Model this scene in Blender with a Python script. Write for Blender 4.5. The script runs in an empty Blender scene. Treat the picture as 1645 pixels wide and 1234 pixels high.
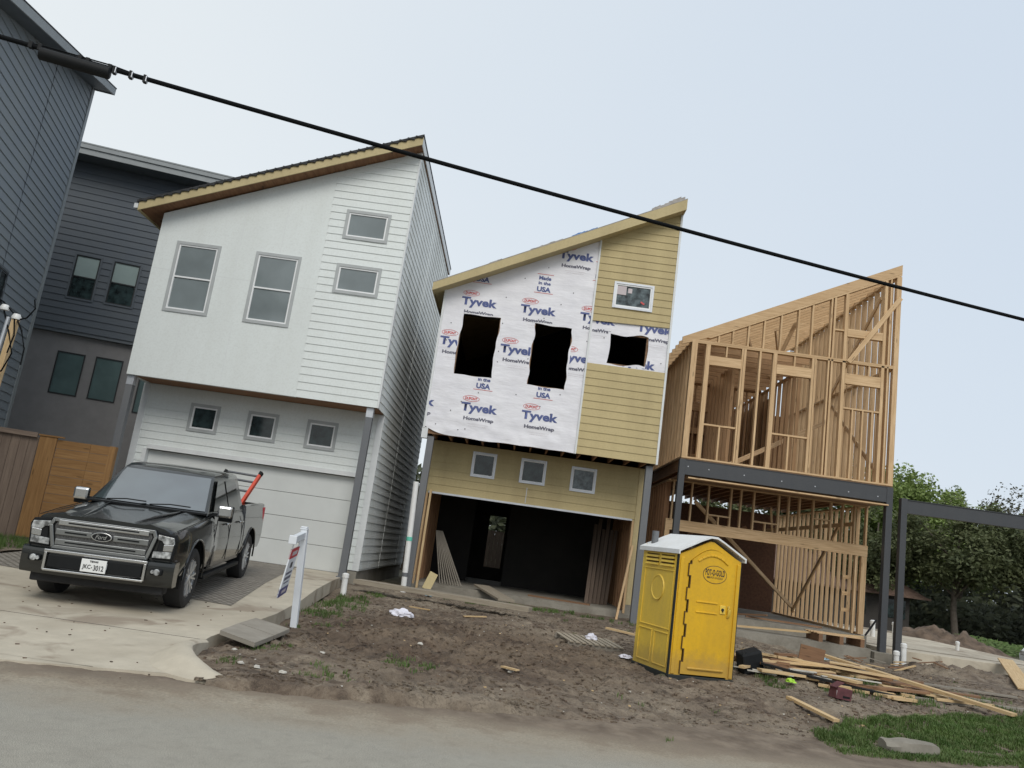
import bpy, bmesh, math, random
from mathutils import Vector, Matrix, noise, Euler
R = math.radians
random.seed(7)
scene = bpy.context.scene
COL = scene.collection

# ---------------------------------------------------------------- camera
cam_d = bpy.data.cameras.new('camera'); cam = bpy.data.objects.new('camera', cam_d); COL.objects.link(cam)
_p, _r, _y = R(11.238), R(8.013), R(-1.183)
_F = Vector((math.sin(_y), math.cos(_y), 0)); _X = Vector((math.cos(_y), -math.sin(_y), 0)); _Z = Vector((0, 0, 1))
_f2 = math.cos(_p)*_F + math.sin(_p)*_Z; _u2 = -math.sin(_p)*_F + math.cos(_p)*_Z
_r3 = math.cos(_r)*_X + math.sin(_r)*_u2; _u3 = -math.sin(_r)*_X + math.cos(_r)*_u2
_m = Matrix((_r3, _u3, -_f2)).transposed().to_4x4(); _m.translation = (0, 0, 1.6)
cam.matrix_world = _m
cam_d.sensor_fit = 'HORIZONTAL'; cam_d.sensor_width = 36; cam_d.lens = 36*1314.47/1645
cam_d.clip_start = 0.1; cam_d.clip_end = 3000
scene.camera = cam

# ---------------------------------------------------------------- light
SUN_EL, SUN_AZ = R(44), R(172)      # azimuth clockwise from +Y
world = bpy.data.worlds.new('World'); scene.world = world; world.use_nodes = True
nt = world.node_tree; nt.nodes.clear()
out = nt.nodes.new('ShaderNodeOutputWorld'); bg = nt.nodes.new('ShaderNodeBackground')
sky = nt.nodes.new('ShaderNodeTexSky'); sky.sky_type = 'NISHITA'; sky.sun_disc = False
sky.sun_elevation = SUN_EL; sky.sun_rotation = SUN_AZ; sky.air_density = 1.0; sky.dust_density = 3.0; sky.ozone_density = 1.0
tc = nt.nodes.new('ShaderNodeTexCoord'); sp = nt.nodes.new('ShaderNodeSeparateXYZ'); nt.links.new(tc.outputs['Generated'], sp.inputs[0])
nz = nt.nodes.new('ShaderNodeTexNoise'); nz.inputs['Scale'].default_value = 1.6; nz.inputs['Detail'].default_value = 3; nz.inputs['Roughness'].default_value = .45
nt.links.new(tc.outputs['Generated'], nz.inputs['Vector'])
# thin overcast: paler to the west (left) and low down, bluer to the upper right
ma = nt.nodes.new('ShaderNodeMath'); ma.operation = 'MULTIPLY_ADD'; ma.inputs[1].default_value = .62; ma.inputs[2].default_value = .33
nt.links.new(sp.outputs['X'], ma.inputs[0])
mb_ = nt.nodes.new('ShaderNodeMath'); mb_.operation = 'MULTIPLY_ADD'; mb_.inputs[1].default_value = .35; nt.links.new(sp.outputs['Z'], mb_.inputs[0]); nt.links.new(ma.outputs[0], mb_.inputs[2])
mc = nt.nodes.new('ShaderNodeMath'); mc.operation = 'MULTIPLY_ADD'; mc.inputs[1].default_value = .35; nt.links.new(nz.outputs['Fac'], mc.inputs[0]); nt.links.new(mb_.outputs[0], mc.inputs[2])
cr = nt.nodes.new('ShaderNodeValToRGB'); nt.links.new(mc.outputs[0], cr.inputs[0])
cr.color_ramp.elements[0].position = .15; cr.color_ramp.elements[0].color = (.80, .835, .835, 1)
cr.color_ramp.elements[1].position = 1.0; cr.color_ramp.elements[1].color = (.60, .68, .775, 1)
vm = nt.nodes.new('ShaderNodeVectorMath'); vm.operation = 'SCALE'; vm.inputs['Scale'].default_value = 9.7
nt.links.new(cr.outputs[0], vm.inputs[0])
mx = nt.nodes.new('ShaderNodeMix'); mx.data_type = 'RGBA'; mx.inputs['Factor'].default_value = .92
nt.links.new(sky.outputs[0], mx.inputs['A']); nt.links.new(vm.outputs[0], mx.inputs['B'])
nt.links.new(mx.outputs['Result'], bg.inputs['Color']); bg.inputs['Strength'].default_value = 0.114
nt.links.new(bg.outputs[0], out.inputs[0])
sd = bpy.data.lights.new('sun', 'SUN'); sd.energy = 1.6; sd.angle = R(30); sd.color = (1, .955, .88)
sun = bpy.data.objects.new('sun', sd); COL.objects.link(sun)
_sd = Vector((math.sin(SUN_AZ)*math.cos(SUN_EL), math.cos(SUN_AZ)*math.cos(SUN_EL), math.sin(SUN_EL)))
sun.rotation_euler = _sd.to_track_quat('Z', 'Y').to_euler(); sun.location = (0, 0, 30)
scene.view_settings.view_transform = 'Standard'; scene.view_settings.look = 'None'
scene.view_settings.exposure = 0.03; scene.view_settings.gamma = 1.0

# ---------------------------------------------------------------- materials
def new_mat(name):
    m = bpy.data.materials.new(name); m.use_nodes = True
    return m, m.node_tree, m.node_tree.nodes['Principled BSDF']
def node(t, kind, **kw):
    n = t.nodes.new(kind)
    for k, v in kw.items(): setattr(n, k, v)
    return n
def mapping(t, src, scale=(1, 1, 1), rot=(0, 0, 0), rnd=False):
    co = node(t, 'ShaderNodeTexCoord'); mp = node(t, 'ShaderNodeMapping')
    mp.inputs['Scale'].default_value = scale; mp.inputs['Rotation'].default_value = rot
    if rnd:
        oi = node(t, 'ShaderNodeObjectInfo'); m_ = node(t, 'ShaderNodeMath', operation='MULTIPLY'); m_.inputs[1].default_value = 37.
        t.links.new(oi.outputs['Random'], m_.inputs[0]); ad = node(t, 'ShaderNodeVectorMath', operation='ADD')
        t.links.new(co.outputs[src], ad.inputs[0]); t.links.new(m_.outputs[0], ad.inputs[1]); t.links.new(ad.outputs[0], mp.inputs['Vector'])
    else: t.links.new(co.outputs[src], mp.inputs['Vector'])
    return mp.outputs[0]
def noise_n(t, vec, scale, detail=4, rough=.55):
    n = node(t, 'ShaderNodeTexNoise'); n.inputs['Scale'].default_value = scale; n.inputs['Detail'].default_value = detail; n.inputs['Roughness'].default_value = rough
    t.links.new(vec, n.inputs['Vector']); return n.outputs['Fac']
def ramp(t, fac, stops):
    r = node(t, 'ShaderNodeValToRGB'); t.links.new(fac, r.inputs[0]); e = r.color_ramp.elements
    while len(e) < len(stops): e.new(.5)
    for el, (p, c) in zip(e, stops): el.position = p; el.color = (*c, 1) if len(c) == 3 else c
    return r.outputs[0]
def mixc(t, fac, a, b, mode='MIX'):
    m = node(t, 'ShaderNodeMix', data_type='RGBA', blend_type=mode)
    for s, v in (('Factor', fac), ('A', a), ('B', b)):
        if isinstance(v, (int, float)): m.inputs[s].default_value = v
        elif isinstance(v, tuple): m.inputs[s].default_value = (*v, 1)
        else: t.links.new(v, m.inputs[s])
    return m.outputs['Result']
def bump(t, bs, h, strength=.3, dist=.01):
    b = node(t, 'ShaderNodeBump'); b.inputs['Strength'].default_value = strength; b.inputs['Distance'].default_value = dist
    t.links.new(h, b.inputs['Height']); t.links.new(b.outputs[0], bs.inputs['Normal'])
def sc(c, k): return tuple(min(1, x*k) for x in c)
def paint(name, c, rough=.6, var=.12, scale=3., metal=0., bmp=.1, src='Object', coat=0., rnd=0.0):
    m, t, bs = new_mat(name); v = mapping(t, src)
    f = noise_n(t, v, scale, 5, .6)
    col = ramp(t, f, [(.3, sc(c, 1-var)), (.7, sc(c, 1+var))])
    if rnd:
        oi = node(t, 'ShaderNodeObjectInfo'); col = mixc(t, oi.outputs['Random'], col, sc(c, 1-rnd))
    t.links.new(col, bs.inputs['Base Color']); bs.inputs['Roughness'].default_value = rough; bs.inputs['Metallic'].default_value = metal
    if coat: bs.inputs['Coat Weight'].default_value = coat; bs.inputs['Coat Roughness'].default_value = .05
    if bmp: bump(t, bs, noise_n(t, v, scale*14, 3), bmp, .004)
    return m
def dirty_paint(name, c, dirt, amount=.5, scale=1.2, rough=.7, streak=(1, 1, .25)):
    m, t, bs = new_mat(name); v = mapping(t, 'Object', scale=streak)
    f = noise_n(t, v, scale, 7, .65); f2 = noise_n(t, mapping(t, 'Object'), 22, 4, .6)
    col = mixc(t, ramp(t, f, [(.42, (0, 0, 0)), (.75, (amount,)*3)]), c, dirt)
    col = mixc(t, ramp(t, f2, [(.45, (0, 0, 0)), (.8, (.25,)*3)]), col, sc(dirt, .9))
    t.links.new(col, bs.inputs['Base Color']); bs.inputs['Roughness'].default_value = rough
    bump(t, bs, f2, .15, .004); return m
def wood(name, c, dark, knots=True, rough=.8, weather=0., rnd=.35):
    m, t, bs = new_mat(name)
    v = mapping(t, 'UV', scale=(1.2, 26, 1), rnd=True); f = noise_n(t, v, 1.6, 6, .65)
    v2 = mapping(t, 'UV', scale=(.5, 1.5, 1), rnd=True); f2 = noise_n(t, v2, 2.2, 3)
    col = ramp(t, f, [(.3, dark), (.62, c)]); col = mixc(t, ramp(t, f2, [(.4, (0, 0, 0)), (.7, (.45,)*3)]), col, sc(dark, 1.15))
    oi = node(t, 'ShaderNodeObjectInfo'); ml = node(t, 'ShaderNodeMath', operation='MULTIPLY'); ml.inputs[1].default_value = rnd; t.links.new(oi.outputs['Random'], ml.inputs[0])
    col = mixc(t, ml.outputs[0], col, sc(dark, .8))
    if knots:
        vo = node(t, 'ShaderNodeTexVoronoi'); vo.inputs['Scale'].default_value = 1; t.links.new(mapping(t, 'UV', scale=(1.6, 9, 1), rnd=True), vo.inputs['Vector'])
        col = mixc(t, ramp(t, vo.outputs['Distance'], [(.07, (.75,)*3), (.14, (0, 0, 0))]), col, sc(dark, .35))
    if weather: col = mixc(t, weather, col, (.24, .22, .19))
    t.links.new(col, bs.inputs['Base Color']); bs.inputs['Roughness'].default_value = rough
    bump(t, bs, f, .25, .003); return m
def glassy(name, c, rough=.12, var=.3, scale=1.5, spec=.5):
    m, t, bs = new_mat(name); f = noise_n(t, mapping(t, 'Object', rnd=True), scale, 3)
    t.links.new(ramp(t, f, [(.35, sc(c, 1-var)), (.65, sc(c, 1+var))]), bs.inputs['Base Color'])
    bs.inputs['Roughness'].default_value = rough; bs.inputs['Specular IOR Level'].default_value = spec; return m

M = {}
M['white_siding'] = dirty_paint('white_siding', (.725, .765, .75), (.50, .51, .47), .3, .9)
M['stain_shade_siding'] = dirty_paint('stain_shade_white_siding', (.79, .82, .80), (.22, .215, .16), .42, .42, .75, (1, 1, .6))  # random blotches stand for mildew and painted shade of the narrow gap
M['white_trim'] = paint('white_trim', (.66, .68, .68), .55, .06)
M['grey_trim'] = paint('grey_trim', (.40, .42, .42), .6, .08)
M['vinyl'] = paint('vinyl', (.78, .79, .79), .4, .04)
M['garage_white'] = paint('garage_white', (.60, .62, .605), .45, .05, 1.5)
M['tan_siding'] = dirty_paint('tan_siding', (.49, .40, .205), (.28, .215, .105), .45, 1.4)
M['tan_trim'] = dirty_paint('tan_trim', (.50, .41, .22), (.28, .22, .11), .4, 2.)
M['soffit_wood'] = wood('soffit_wood', (.36, .19, .09), (.17, .08, .04))
M['shingle'] = paint('shingle', (.035, .036, .038), .9, .4, 9)
M['felt'] = paint('felt', (.33, .31, .29), .9, .3, 5)
M['blue'] = paint('blue_tarp', (.03, .16, .42), .6, .2, 5)
M['steel_grey'] = dirty_paint('steel_grey', (.13, .138, .148), (.22, .21, .2), .3, 2.0, .5)
M['steel_dark'] = dirty_paint('steel_dark', (.046, .050, .056), (.08, .08, .08), .3, 2.0, .5)
M['galv'] = paint('galvanised', (.55, .57, .60), .4, .1, 4, .4)
M['grey_siding'] = dirty_paint('grey_siding', (.205, .232, .258), (.24, .255, .245), .5, .8, .75, (1, 1, 1))
M['wing_siding'] = dirty_paint('wing_siding', (.074, .088, .106), (.10, .110, .112), .5, .8, .75, (1, 1, 1))
M['sheathing_dark'] = paint('dark_sheathing', (.055, .045, .036), .9, .3, 3)  # sheathing colour darkened to keep bounce light off the neighbouring white wall
M['taupe'] = paint('taupe_render', (.195, .19, .19), .85, .08, 3)
M['dark_grey_trim'] = paint('dark_grey_trim', (.10, .115, .13), .6, .08)
M['grey_fascia'] = paint('grey_fascia', (.26, .28, .285), .6, .08)
M['pane'] = glassy('window_pane', (.19, .22, .225), .10, .10)
M['pane_dark'] = glassy('window_pane_dark', (.018, .03, .03), .06, .7, 5)
M['pane_sheet'] = glassy('window_pane_sheet', (.07, .09, .095), .12, .8, 7)
M['pane_green'] = glassy('window_pane_green', (.075, .115, .115), .15, .15)
M['black_frame'] = paint('black_frame', (.010, .013, .014), .45, .1)
M['blind'] = paint('blind', (.22, .28, .27), .7, .05)
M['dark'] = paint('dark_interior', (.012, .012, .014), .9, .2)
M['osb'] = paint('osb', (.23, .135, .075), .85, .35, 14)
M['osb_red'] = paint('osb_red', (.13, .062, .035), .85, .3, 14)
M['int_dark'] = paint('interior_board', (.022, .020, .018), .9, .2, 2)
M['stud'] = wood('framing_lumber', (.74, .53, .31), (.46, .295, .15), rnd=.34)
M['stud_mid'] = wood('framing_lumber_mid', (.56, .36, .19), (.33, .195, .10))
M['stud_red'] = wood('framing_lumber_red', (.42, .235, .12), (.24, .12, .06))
M['new_wood'] = wood('fence_wood', (.33, .185, .07), (.19, .095, .03), rnd=.25)
M['old_wood'] = wood('weathered_wood', (.16, .115, .085), (.085, .06, .045), knots=False)
M['grey_wood'] = wood('greyed_board', (.33, .30, .25), (.20, .175, .14), knots=False, weather=.3)
M['slat_wood'] = wood('pallet_slat', (.46, .40, .30), (.28, .23, .17), knots=False, weather=.2)
M['plank_wood'] = wood('walkway_plank', (.40, .345, .26), (.22, .18, .13), knots=False, weather=.15)
M['fence_old'] = wood('old_fence_wood', (.235, .175, .13), (.14, .10, .075), knots=False)
M['pale_wood'] = wood('pale_scrap', (.66, .50, .29), (.46, .31, .15), rnd=.3)
M['brown_wood'] = wood('brown_scrap', (.30, .17, .09), (.16, .085, .045), rnd=.5)
M['white_scrap'] = paint('white_scrap', (.50, .48, .43), .8, .15, 8)
M['conc'] = dirty_paint('foundation_concrete', (.27, .25, .21), (.12, .105, .08), .85, 1.4, .9, (1, 1, 1))
M['white_plastic'] = paint('white_plastic', (.74, .74, .72), .35, .08, 6)
M['black_plastic'] = paint('black_plastic', (.009, .010, .011), .6, .2, 6)
M['cable'] = paint('cable_black', (.005, .006, .007), .85, .2, 6)
M['black_plastic'].node_tree.nodes['Principled BSDF'].inputs['Specular IOR Level'].default_value = .2; M['cable'].node_tree.nodes['Principled BSDF'].inputs['Specular IOR Level'].default_value = .15
M['green_mark'] = paint('green_mark', (.12, .5, .38), .6, .1)
M['orange'] = paint('orange_fibreglass', (.62, .062, .025), .5, .15, 6)
M['rubber'] = paint('rubber', (.016, .016, .017), .8, .2, 8)
M['car_paint'] = paint('truck_paint', (.009, .011, .011), .25, .1, 2, .1, 0, coat=.7)
M['chrome'] = paint('chrome', (.60, .61, .62), .20, .05, 3, 1., 0)
M['satin'] = paint('satin_chrome', (.27, .28, .28), .34, .1, 3, .9, 0)
M['alloy'] = paint('alloy_wheel', (.62, .63, .64), .28, .1, 6, .75, 0)
M['car_glass'] = glassy('car_glass', (.012, .017, .018), .03, .3, 1, .8)
M['screen_glass'] = glassy('windscreen_glass', (.030, .040, .042), .04, .6, 1.3, 1.); M['screen_glass'].node_tree.nodes['Principled BSDF'].inputs['IOR'].default_value = 2.2
M['lamp'] = glassy('lamp_lens', (.30, .31, .31), .08, .7, 14, .8)
M['grille_mesh'] = paint('grille_mesh', (.10, .10, .10), .35, .5, 60, .6, .5)
M['plate'] = paint('plate_white', (.74, .75, .74), .4, .03)
M['ink'] = paint('black_ink', (.02, .02, .025), .6, .1)
M['tyvek_blue'] = paint('print_blue', (.085, .110, .265), .7, .1)
M['print_grey'] = paint('print_grey', (.13, .13, .17), .7, .1)
M['print_red'] = paint('print_red', (.58, .10, .10), .7, .1)
M['print_pale'] = paint('print_pale', (.52, .46, .47), .7, .1)
M['potty'] = dirty_paint('yellow_plastic', (.72, .42, .010), (.40, .235, .03), .55, 1.6, .42)
M['potty_side'] = dirty_paint('faded_yellow_plastic', (.84, .58, .07), (.55, .39, .09), .6, 2.2, .5)
for k_ in ('potty', 'potty_side'):
    t = M[k_].node_tree; bs = t.nodes['Principled BSDF']; src = bs.inputs['Base Color'].links[0].from_socket
    co = node(t, 'ShaderNodeTexCoord'); sx = node(t, 'ShaderNodeSeparateXYZ'); t.links.new(co.outputs['Object'], sx.inputs[0]); nn_ = noise_n(t, mapping(t, 'Object'), 7, 7, .7)
    ma_ = node(t, 'ShaderNodeMath', operation='MULTIPLY_ADD'); ma_.inputs[1].default_value = -.45; t.links.new(nn_, ma_.inputs[0]); t.links.new(sx.outputs['Z'], ma_.inputs[2])
    t.links.new(mixc(t, ramp(t, ma_.outputs[0], [(.0, (.38,)*3), (.16, (0, 0, 0))]), src, (.24, .165, .095)), bs.inputs['Base Color'])
    sn = noise_n(t, mapping(t, 'Object', scale=(3, 3, .6)), 9, 6, .75); t.links.new(mixc(t, ramp(t, sn, [(.62, (0, 0, 0)), (.75, (.35,)*3)]), bs.inputs['Base Color'].links[0].from_socket, (.42, .28, .07)), bs.inputs['Base Color'])
M['potty_roof'] = dirty_paint('roof_white_plastic', (.76, .78, .79), (.5, .49, .45), .3, 3, .5, (1, 1, 1))
M['potty_line'] = paint('seam_brown', (.09, .05, .01), .8, .2)
M['skid'] = paint('skid_black', (.016, .02, .018), .7, .3)
M['sign_white'] = paint('sign_white', (.66, .69, .72), .45, .05)
M['sign_red'] = paint('sign_red', (.50, .035, .05), .5, .05)
M['sign_blue'] = paint('sign_blue', (.05, .045, .17), .5, .05)
M['bark'] = paint('bark', (.105, .088, .07), .95, .35, 9, bmp=.6)
M['mud'] = paint('mud_pile', (.115, .082, .058), .95, .6, 3, bmp=1.)
M['rooftan'] = paint('brown_shingles', (.16, .105, .08), .9, .25, 5)
M['far_wall'] = paint('far_wall', (.05, .045, .04), .9, .2)
M['foam'] = paint('foam_green', (.35, .62, .05), .6, .1)
M['carton'] = paint('carton_red', (.11, .035, .04), .7, .3, 12)
M['car_white'] = paint('car_white', (.6, .62, .64), .3, .05, coat=.6)
M['fabric'] = paint('white_bag', (.70, .69, .76), .8, .1, 9, bmp=.5)
M['lightblue'] = paint('light_blue_sheet', (.38, .56, .66), .6, .1)

# Tyvek sheet
m, t, bs = new_mat('house_wrap'); v = mapping(t, 'Object'); f = noise_n(t, v, 2.0, 6, .6); f2 = noise_n(t, mapping(t, 'Object', scale=(1, 1, 3.2)), 3.2, 4)
t.links.new(ramp(t, f, [(.3, (.70, .695, .735)), (.7, (.80, .795, .825))]), bs.inputs['Base Color']); bs.inputs['Roughness'].default_value = .55
bump(t, bs, f2, .42, .025); M['wrap'] = m
# foliage
def leaf_mat(name, a, b, c):
    m, t, bs = new_mat(name); v = mapping(t, 'Object'); f = noise_n(t, v, .9, 3); f2 = noise_n(t, v, 9, 2)
    col = ramp(t, f, [(.35, a), (.65, b)]); col = mixc(t, ramp(t, f2, [(.45, (0, 0, 0)), (.65, (.6,)*3)]), col, c)
    t.links.new(col, bs.inputs['Base Color']); bs.inputs['Roughness'].default_value = .7
    tr = node(t, 'ShaderNodeBsdfTranslucent'); t.links.new(col, tr.inputs[0]); ms = node(t, 'ShaderNodeMixShader'); ms.inputs[0].default_value = .25
    t.links.new(bs.outputs[0], ms.inputs[1]); t.links.new(tr.outputs[0], ms.inputs[2]); t.links.new(ms.outputs[0], t.nodes['Material Output'].inputs[0]); return m
M['leaf_bright'] = leaf_mat('leaf_bright', (.13, .19, .045), (.22, .30, .08), (.30, .37, .14))
M['leaf_mid'] = leaf_mat('leaf_mid', (.065, .085, .034), (.115, .135, .055), (.155, .165, .08))
M['leaf_grey'] = leaf_mat('leaf_grey', (.07, .075, .045), (.10, .10, .06), (.12, .11, .075))
M['leaf_dark'] = leaf_mat('leaf_dark', (.045, .055, .030), (.072, .085, .042), (.095, .105, .055))
M['grass'] = leaf_mat('grass_blades', (.06, .115, .022), (.10, .17, .036), (.17, .20, .08))
# ground materials
def ground_mat(name, kind):
    m, t, bs = new_mat(name); v = mapping(t, 'Object')
    co = node(t, 'ShaderNodeTexCoord'); sx = node(t, 'ShaderNodeSeparateXYZ'); t.links.new(co.outputs['Object'], sx.inputs[0])
    big = noise_n(t, v, .55, 6, .6); mid = noise_n(t, v, 3.2, 7, .65); fine = noise_n(t, v, 38, 5, .7); grit = noise_n(t, v, 160, 3, .6)
    if kind == 'mud':
        v3 = mapping(t, 'Object', scale=(1, 1.6, 1), rot=(0, 0, R(-14)))
        wn = node(t, 'ShaderNodeTexNoise'); wn.inputs['Scale'].default_value = 1.9; wn.inputs['Detail'].default_value = 8; wn.inputs['Roughness'].default_value = .68; wn.inputs['Distortion'].default_value = 1.1; t.links.new(v3, wn.inputs['Vector'])
        col = ramp(t, wn.outputs['Fac'], [(.33, (.062, .044, .031)), (.45, (.125, .092, .066)), (.56, (.20, .155, .112)), (.70, (.31, .26, .195))])
        col = mixc(t, ramp(t, big, [(.45, (0, 0, 0)), (.60, (.8,)*3)]), col, ramp(t, mid, [(.3, (.20, .162, .118)), (.7, (.35, .295, .222))]))
        col = mixc(t, ramp(t, fine, [(.52, (0, 0, 0)), (.72, (.65,)*3)]), col, (.052, .037, .027))
        col = mixc(t, ramp(t, grit, [(.60, (0, 0, 0)), (.72, (.6,)*3)]), col, (.38, .33, .26))
        v4 = mapping(t, 'Object', scale=(1, 2.1, 1), rot=(0, 0, R(-15)))
        for sc_, wd_, dk_ in ((2.3, .030, .85), (6.5, .035, .7)):
            cn = node(t, 'ShaderNodeTexNoise'); cn.inputs['Scale'].default_value = sc_; cn.inputs['Detail'].default_value = 6; cn.inputs['Roughness'].default_value = .62; cn.inputs['Distortion'].default_value = .5; t.links.new(v4, cn.inputs['Vector'])
            sb = node(t, 'ShaderNodeMath', operation='SUBTRACT'); sb.inputs[1].default_value = .5; t.links.new(cn.outputs['Fac'], sb.inputs[0]); ab = node(t, 'ShaderNodeMath', operation='ABSOLUTE'); t.links.new(sb.outputs[0], ab.inputs[0])
            ck = ramp(t, ab.outputs[0], [(.0, (dk_,)*3), (wd_, (0, 0, 0))]); mk = ramp(t, mid, [(.45, (0, 0, 0)), (.60, (1, 1, 1))]); ml_ = node(t, 'ShaderNodeMath', operation='MULTIPLY'); t.links.new(ck, ml_.inputs[0]); t.links.new(mk, ml_.inputs[1])
            col = mixc(t, ml_.outputs[0], col, (.040, .029, .021))
        wv = node(t, 'ShaderNodeMapping'); wv.vector_type = 'POINT'; wv.inputs['Location'].default_value = (.25, -4.7, 0); wv.inputs['Scale'].default_value = (.42, .39, 0); t.links.new(co.outputs['Object'], wv.inputs['Vector'])
        ln = node(t, 'ShaderNodeVectorMath', operation='LENGTH'); t.links.new(wv.outputs[0], ln.inputs[0]); la = node(t, 'ShaderNodeMath', operation='MULTIPLY_ADD'); la.inputs[1].default_value = -1.3; t.links.new(big, la.inputs[0]); t.links.new(ln.outputs['Value'], la.inputs[2])
        damp = ramp(t, la.outputs[0], [(.0, (.72,)*3), (.75, (0, 0, 0))]); col = mixc(t, damp, col, mixc(t, 1.0, col, (.56, .475, .42), 'MULTIPLY'))
        rough, st, ds = .95, 1.0, .04; h = mixc(t, .5, wn.outputs['Fac'], fine)
    elif kind == 'road':
        # distance from the street edge, across the street
        tv = node(t, 'ShaderNodeVectorMath', operation='DOT_PRODUCT'); t.links.new(co.outputs['Object'], tv.inputs[0]); tv.inputs[1].default_value = (-.2656, .964, 0)
        ad = node(t, 'ShaderNodeMath', operation='MULTIPLY_ADD'); ad.inputs[1].default_value = 1.5; t.links.new(big, ad.inputs[0]); t.links.new(tv.outputs['Value'], ad.inputs[2])
        ad2 = node(t, 'ShaderNodeMath', operation='MULTIPLY_ADD'); ad2.inputs[1].default_value = .9; t.links.new(mid, ad2.inputs[0]); t.links.new(ad.outputs[0], ad2.inputs[2])
        ad3 = node(t, 'ShaderNodeMath', operation='MULTIPLY_ADD'); ad3.inputs[1].default_value = .14; t.links.new(sx.outputs['X'], ad3.inputs[0]); t.links.new(ad2.outputs[0], ad3.inputs[2])
        mr = node(t, 'ShaderNodeMapRange'); mr.inputs['From Min'].default_value = 7.75; mr.inputs['From Max'].default_value = 8.7; t.links.new(ad3.outputs[0], mr.inputs['Value'])
        asp = ramp(t, mid, [(.3, (.35, .325, .27)), (.7, (.425, .40, .335))]); asp = mixc(t, ramp(t, big, [(.4, (0, 0, 0)), (.7, (.5,)*3)]), asp, (.345, .33, .285))
        asp = mixc(t, ramp(t, grit, [(.38, (.8,)*3), (.58, (0, 0, 0))]), asp, (.12, .115, .10)); asp = mixc(t, ramp(t, noise_n(t, v, 75, 3, .7), [(.56, (0, 0, 0)), (.70, (.55,)*3)]), asp, (.50, .47, .40)); asp = mixc(t, ramp(t, noise_n(t, v, 11, 6, .7), [(.50, (0, 0, 0)), (.66, (.35,)*3)]), asp, (.20, .19, .165))
        asp = mixc(t, ramp(t, fine, [(.62, (0, 0, 0)), (.78, (.5,)*3)]), asp, (.40, .37, .31))
        dirt = ramp(t, fine, [(.3, (.20, .165, .12)), (.6, (.34, .29, .215)), (.8, (.42, .365, .28))])
        dirt = mixc(t, ramp(t, mid, [(.5, (0, 0, 0)), (.68, (.6,)*3)]), dirt, (.17, .13, .095))
        dk = node(t, 'ShaderNodeMapRange'); dk.inputs['From Min'].default_value = 8.45; dk.inputs['From Max'].default_value = 9.1; t.links.new(ad3.outputs[0], dk.inputs['Value']); dirt = mixc(t, dk.outputs['Result'], dirt, ramp(t, mid, [(.35, (.105, .078, .056)), (.65, (.215, .172, .128))]))
        col = mixc(t, mr.outputs['Result'], asp, dirt); rough, st, ds = .92, .5, .008; h = mixc(t, .5, fine, grit)
    elif kind == 'conc':
        col = ramp(t, mid, [(.3, (.43, .385, .305)), (.7, (.54, .485, .385))]); col = mixc(t, ramp(t, big, [(.45, (0, 0, 0)), (.62, (.7,)*3)]), col, (.37, .32, .245))
        vo = node(t, 'ShaderNodeTexNoise'); vo.inputs['Scale'].default_value = 1.3; vo.inputs['Distortion'].default_value = .8; vo.inputs['Detail'].default_value = 5; t.links.new(v, vo.inputs['Vector'])
        col = mixc(t, ramp(t, vo.outputs['Fac'], [(.57, (0, 0, 0)), (.66, (.7,)*3)]), col, (.25, .195, .145))
        col = mixc(t, ramp(t, fine, [(.62, (0, 0, 0)), (.75, (.55,)*3)]), col, (.22, .185, .14)); rough, st, ds = .88, .25, .006; h = mixc(t, .5, fine, grit)
    elif kind == 'paver':
        v2 = mapping(t, 'Object', rot=(0, 0, R(45))); bt = node(t, 'ShaderNodeTexBrick'); bt.offset = .5; bt.inputs['Scale'].default_value = 1
        bt.inputs['Brick Width'].default_value = .15; bt.inputs['Row Height'].default_value = .105; bt.inputs['Mortar Size'].default_value = .022; bt.inputs['Mortar Smooth'].default_value = .4
        bt.inputs['Color1'].default_value = (.30, .275, .24, 1); bt.inputs['Color2'].default_value = (.20, .175, .15, 1); bt.inputs['Mortar'].default_value = (.07, .062, .045, 1)
        t.links.new(v2, bt.inputs['Vector']); col = mixc(t, ramp(t, mid, [(.4, (0, 0, 0)), (.7, (.4,)*3)]), bt.outputs['Color'], (.36, .33, .28)); col = mixc(t, .3, col, ramp(t, fine, [(.3, (.12, .1, .08)), (.7, (.4, .37, .32))]))
        rough, st, ds = .9, .8, .012; inv = node(t, 'ShaderNodeMath', operation='SUBTRACT'); inv.inputs[0].default_value = 1; t.links.new(bt.outputs['Fac'], inv.inputs[1]); h = inv.outputs[0]
    else:   # far ground
        col = ramp(t, mid, [(.35, (.05, .055, .03)), (.65, (.12, .10, .065))]); rough, st, ds = .95, .6, .02; h = fine
    t.links.new(col, bs.inputs['Base Color']); bs.inputs['Roughness'].default_value = rough; bump(t, bs, h, st, ds); return m
for k in ('mud', 'road', 'conc', 'paver', 'far'): M['g_'+k] = ground_mat('ground_'+k, k)

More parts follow.
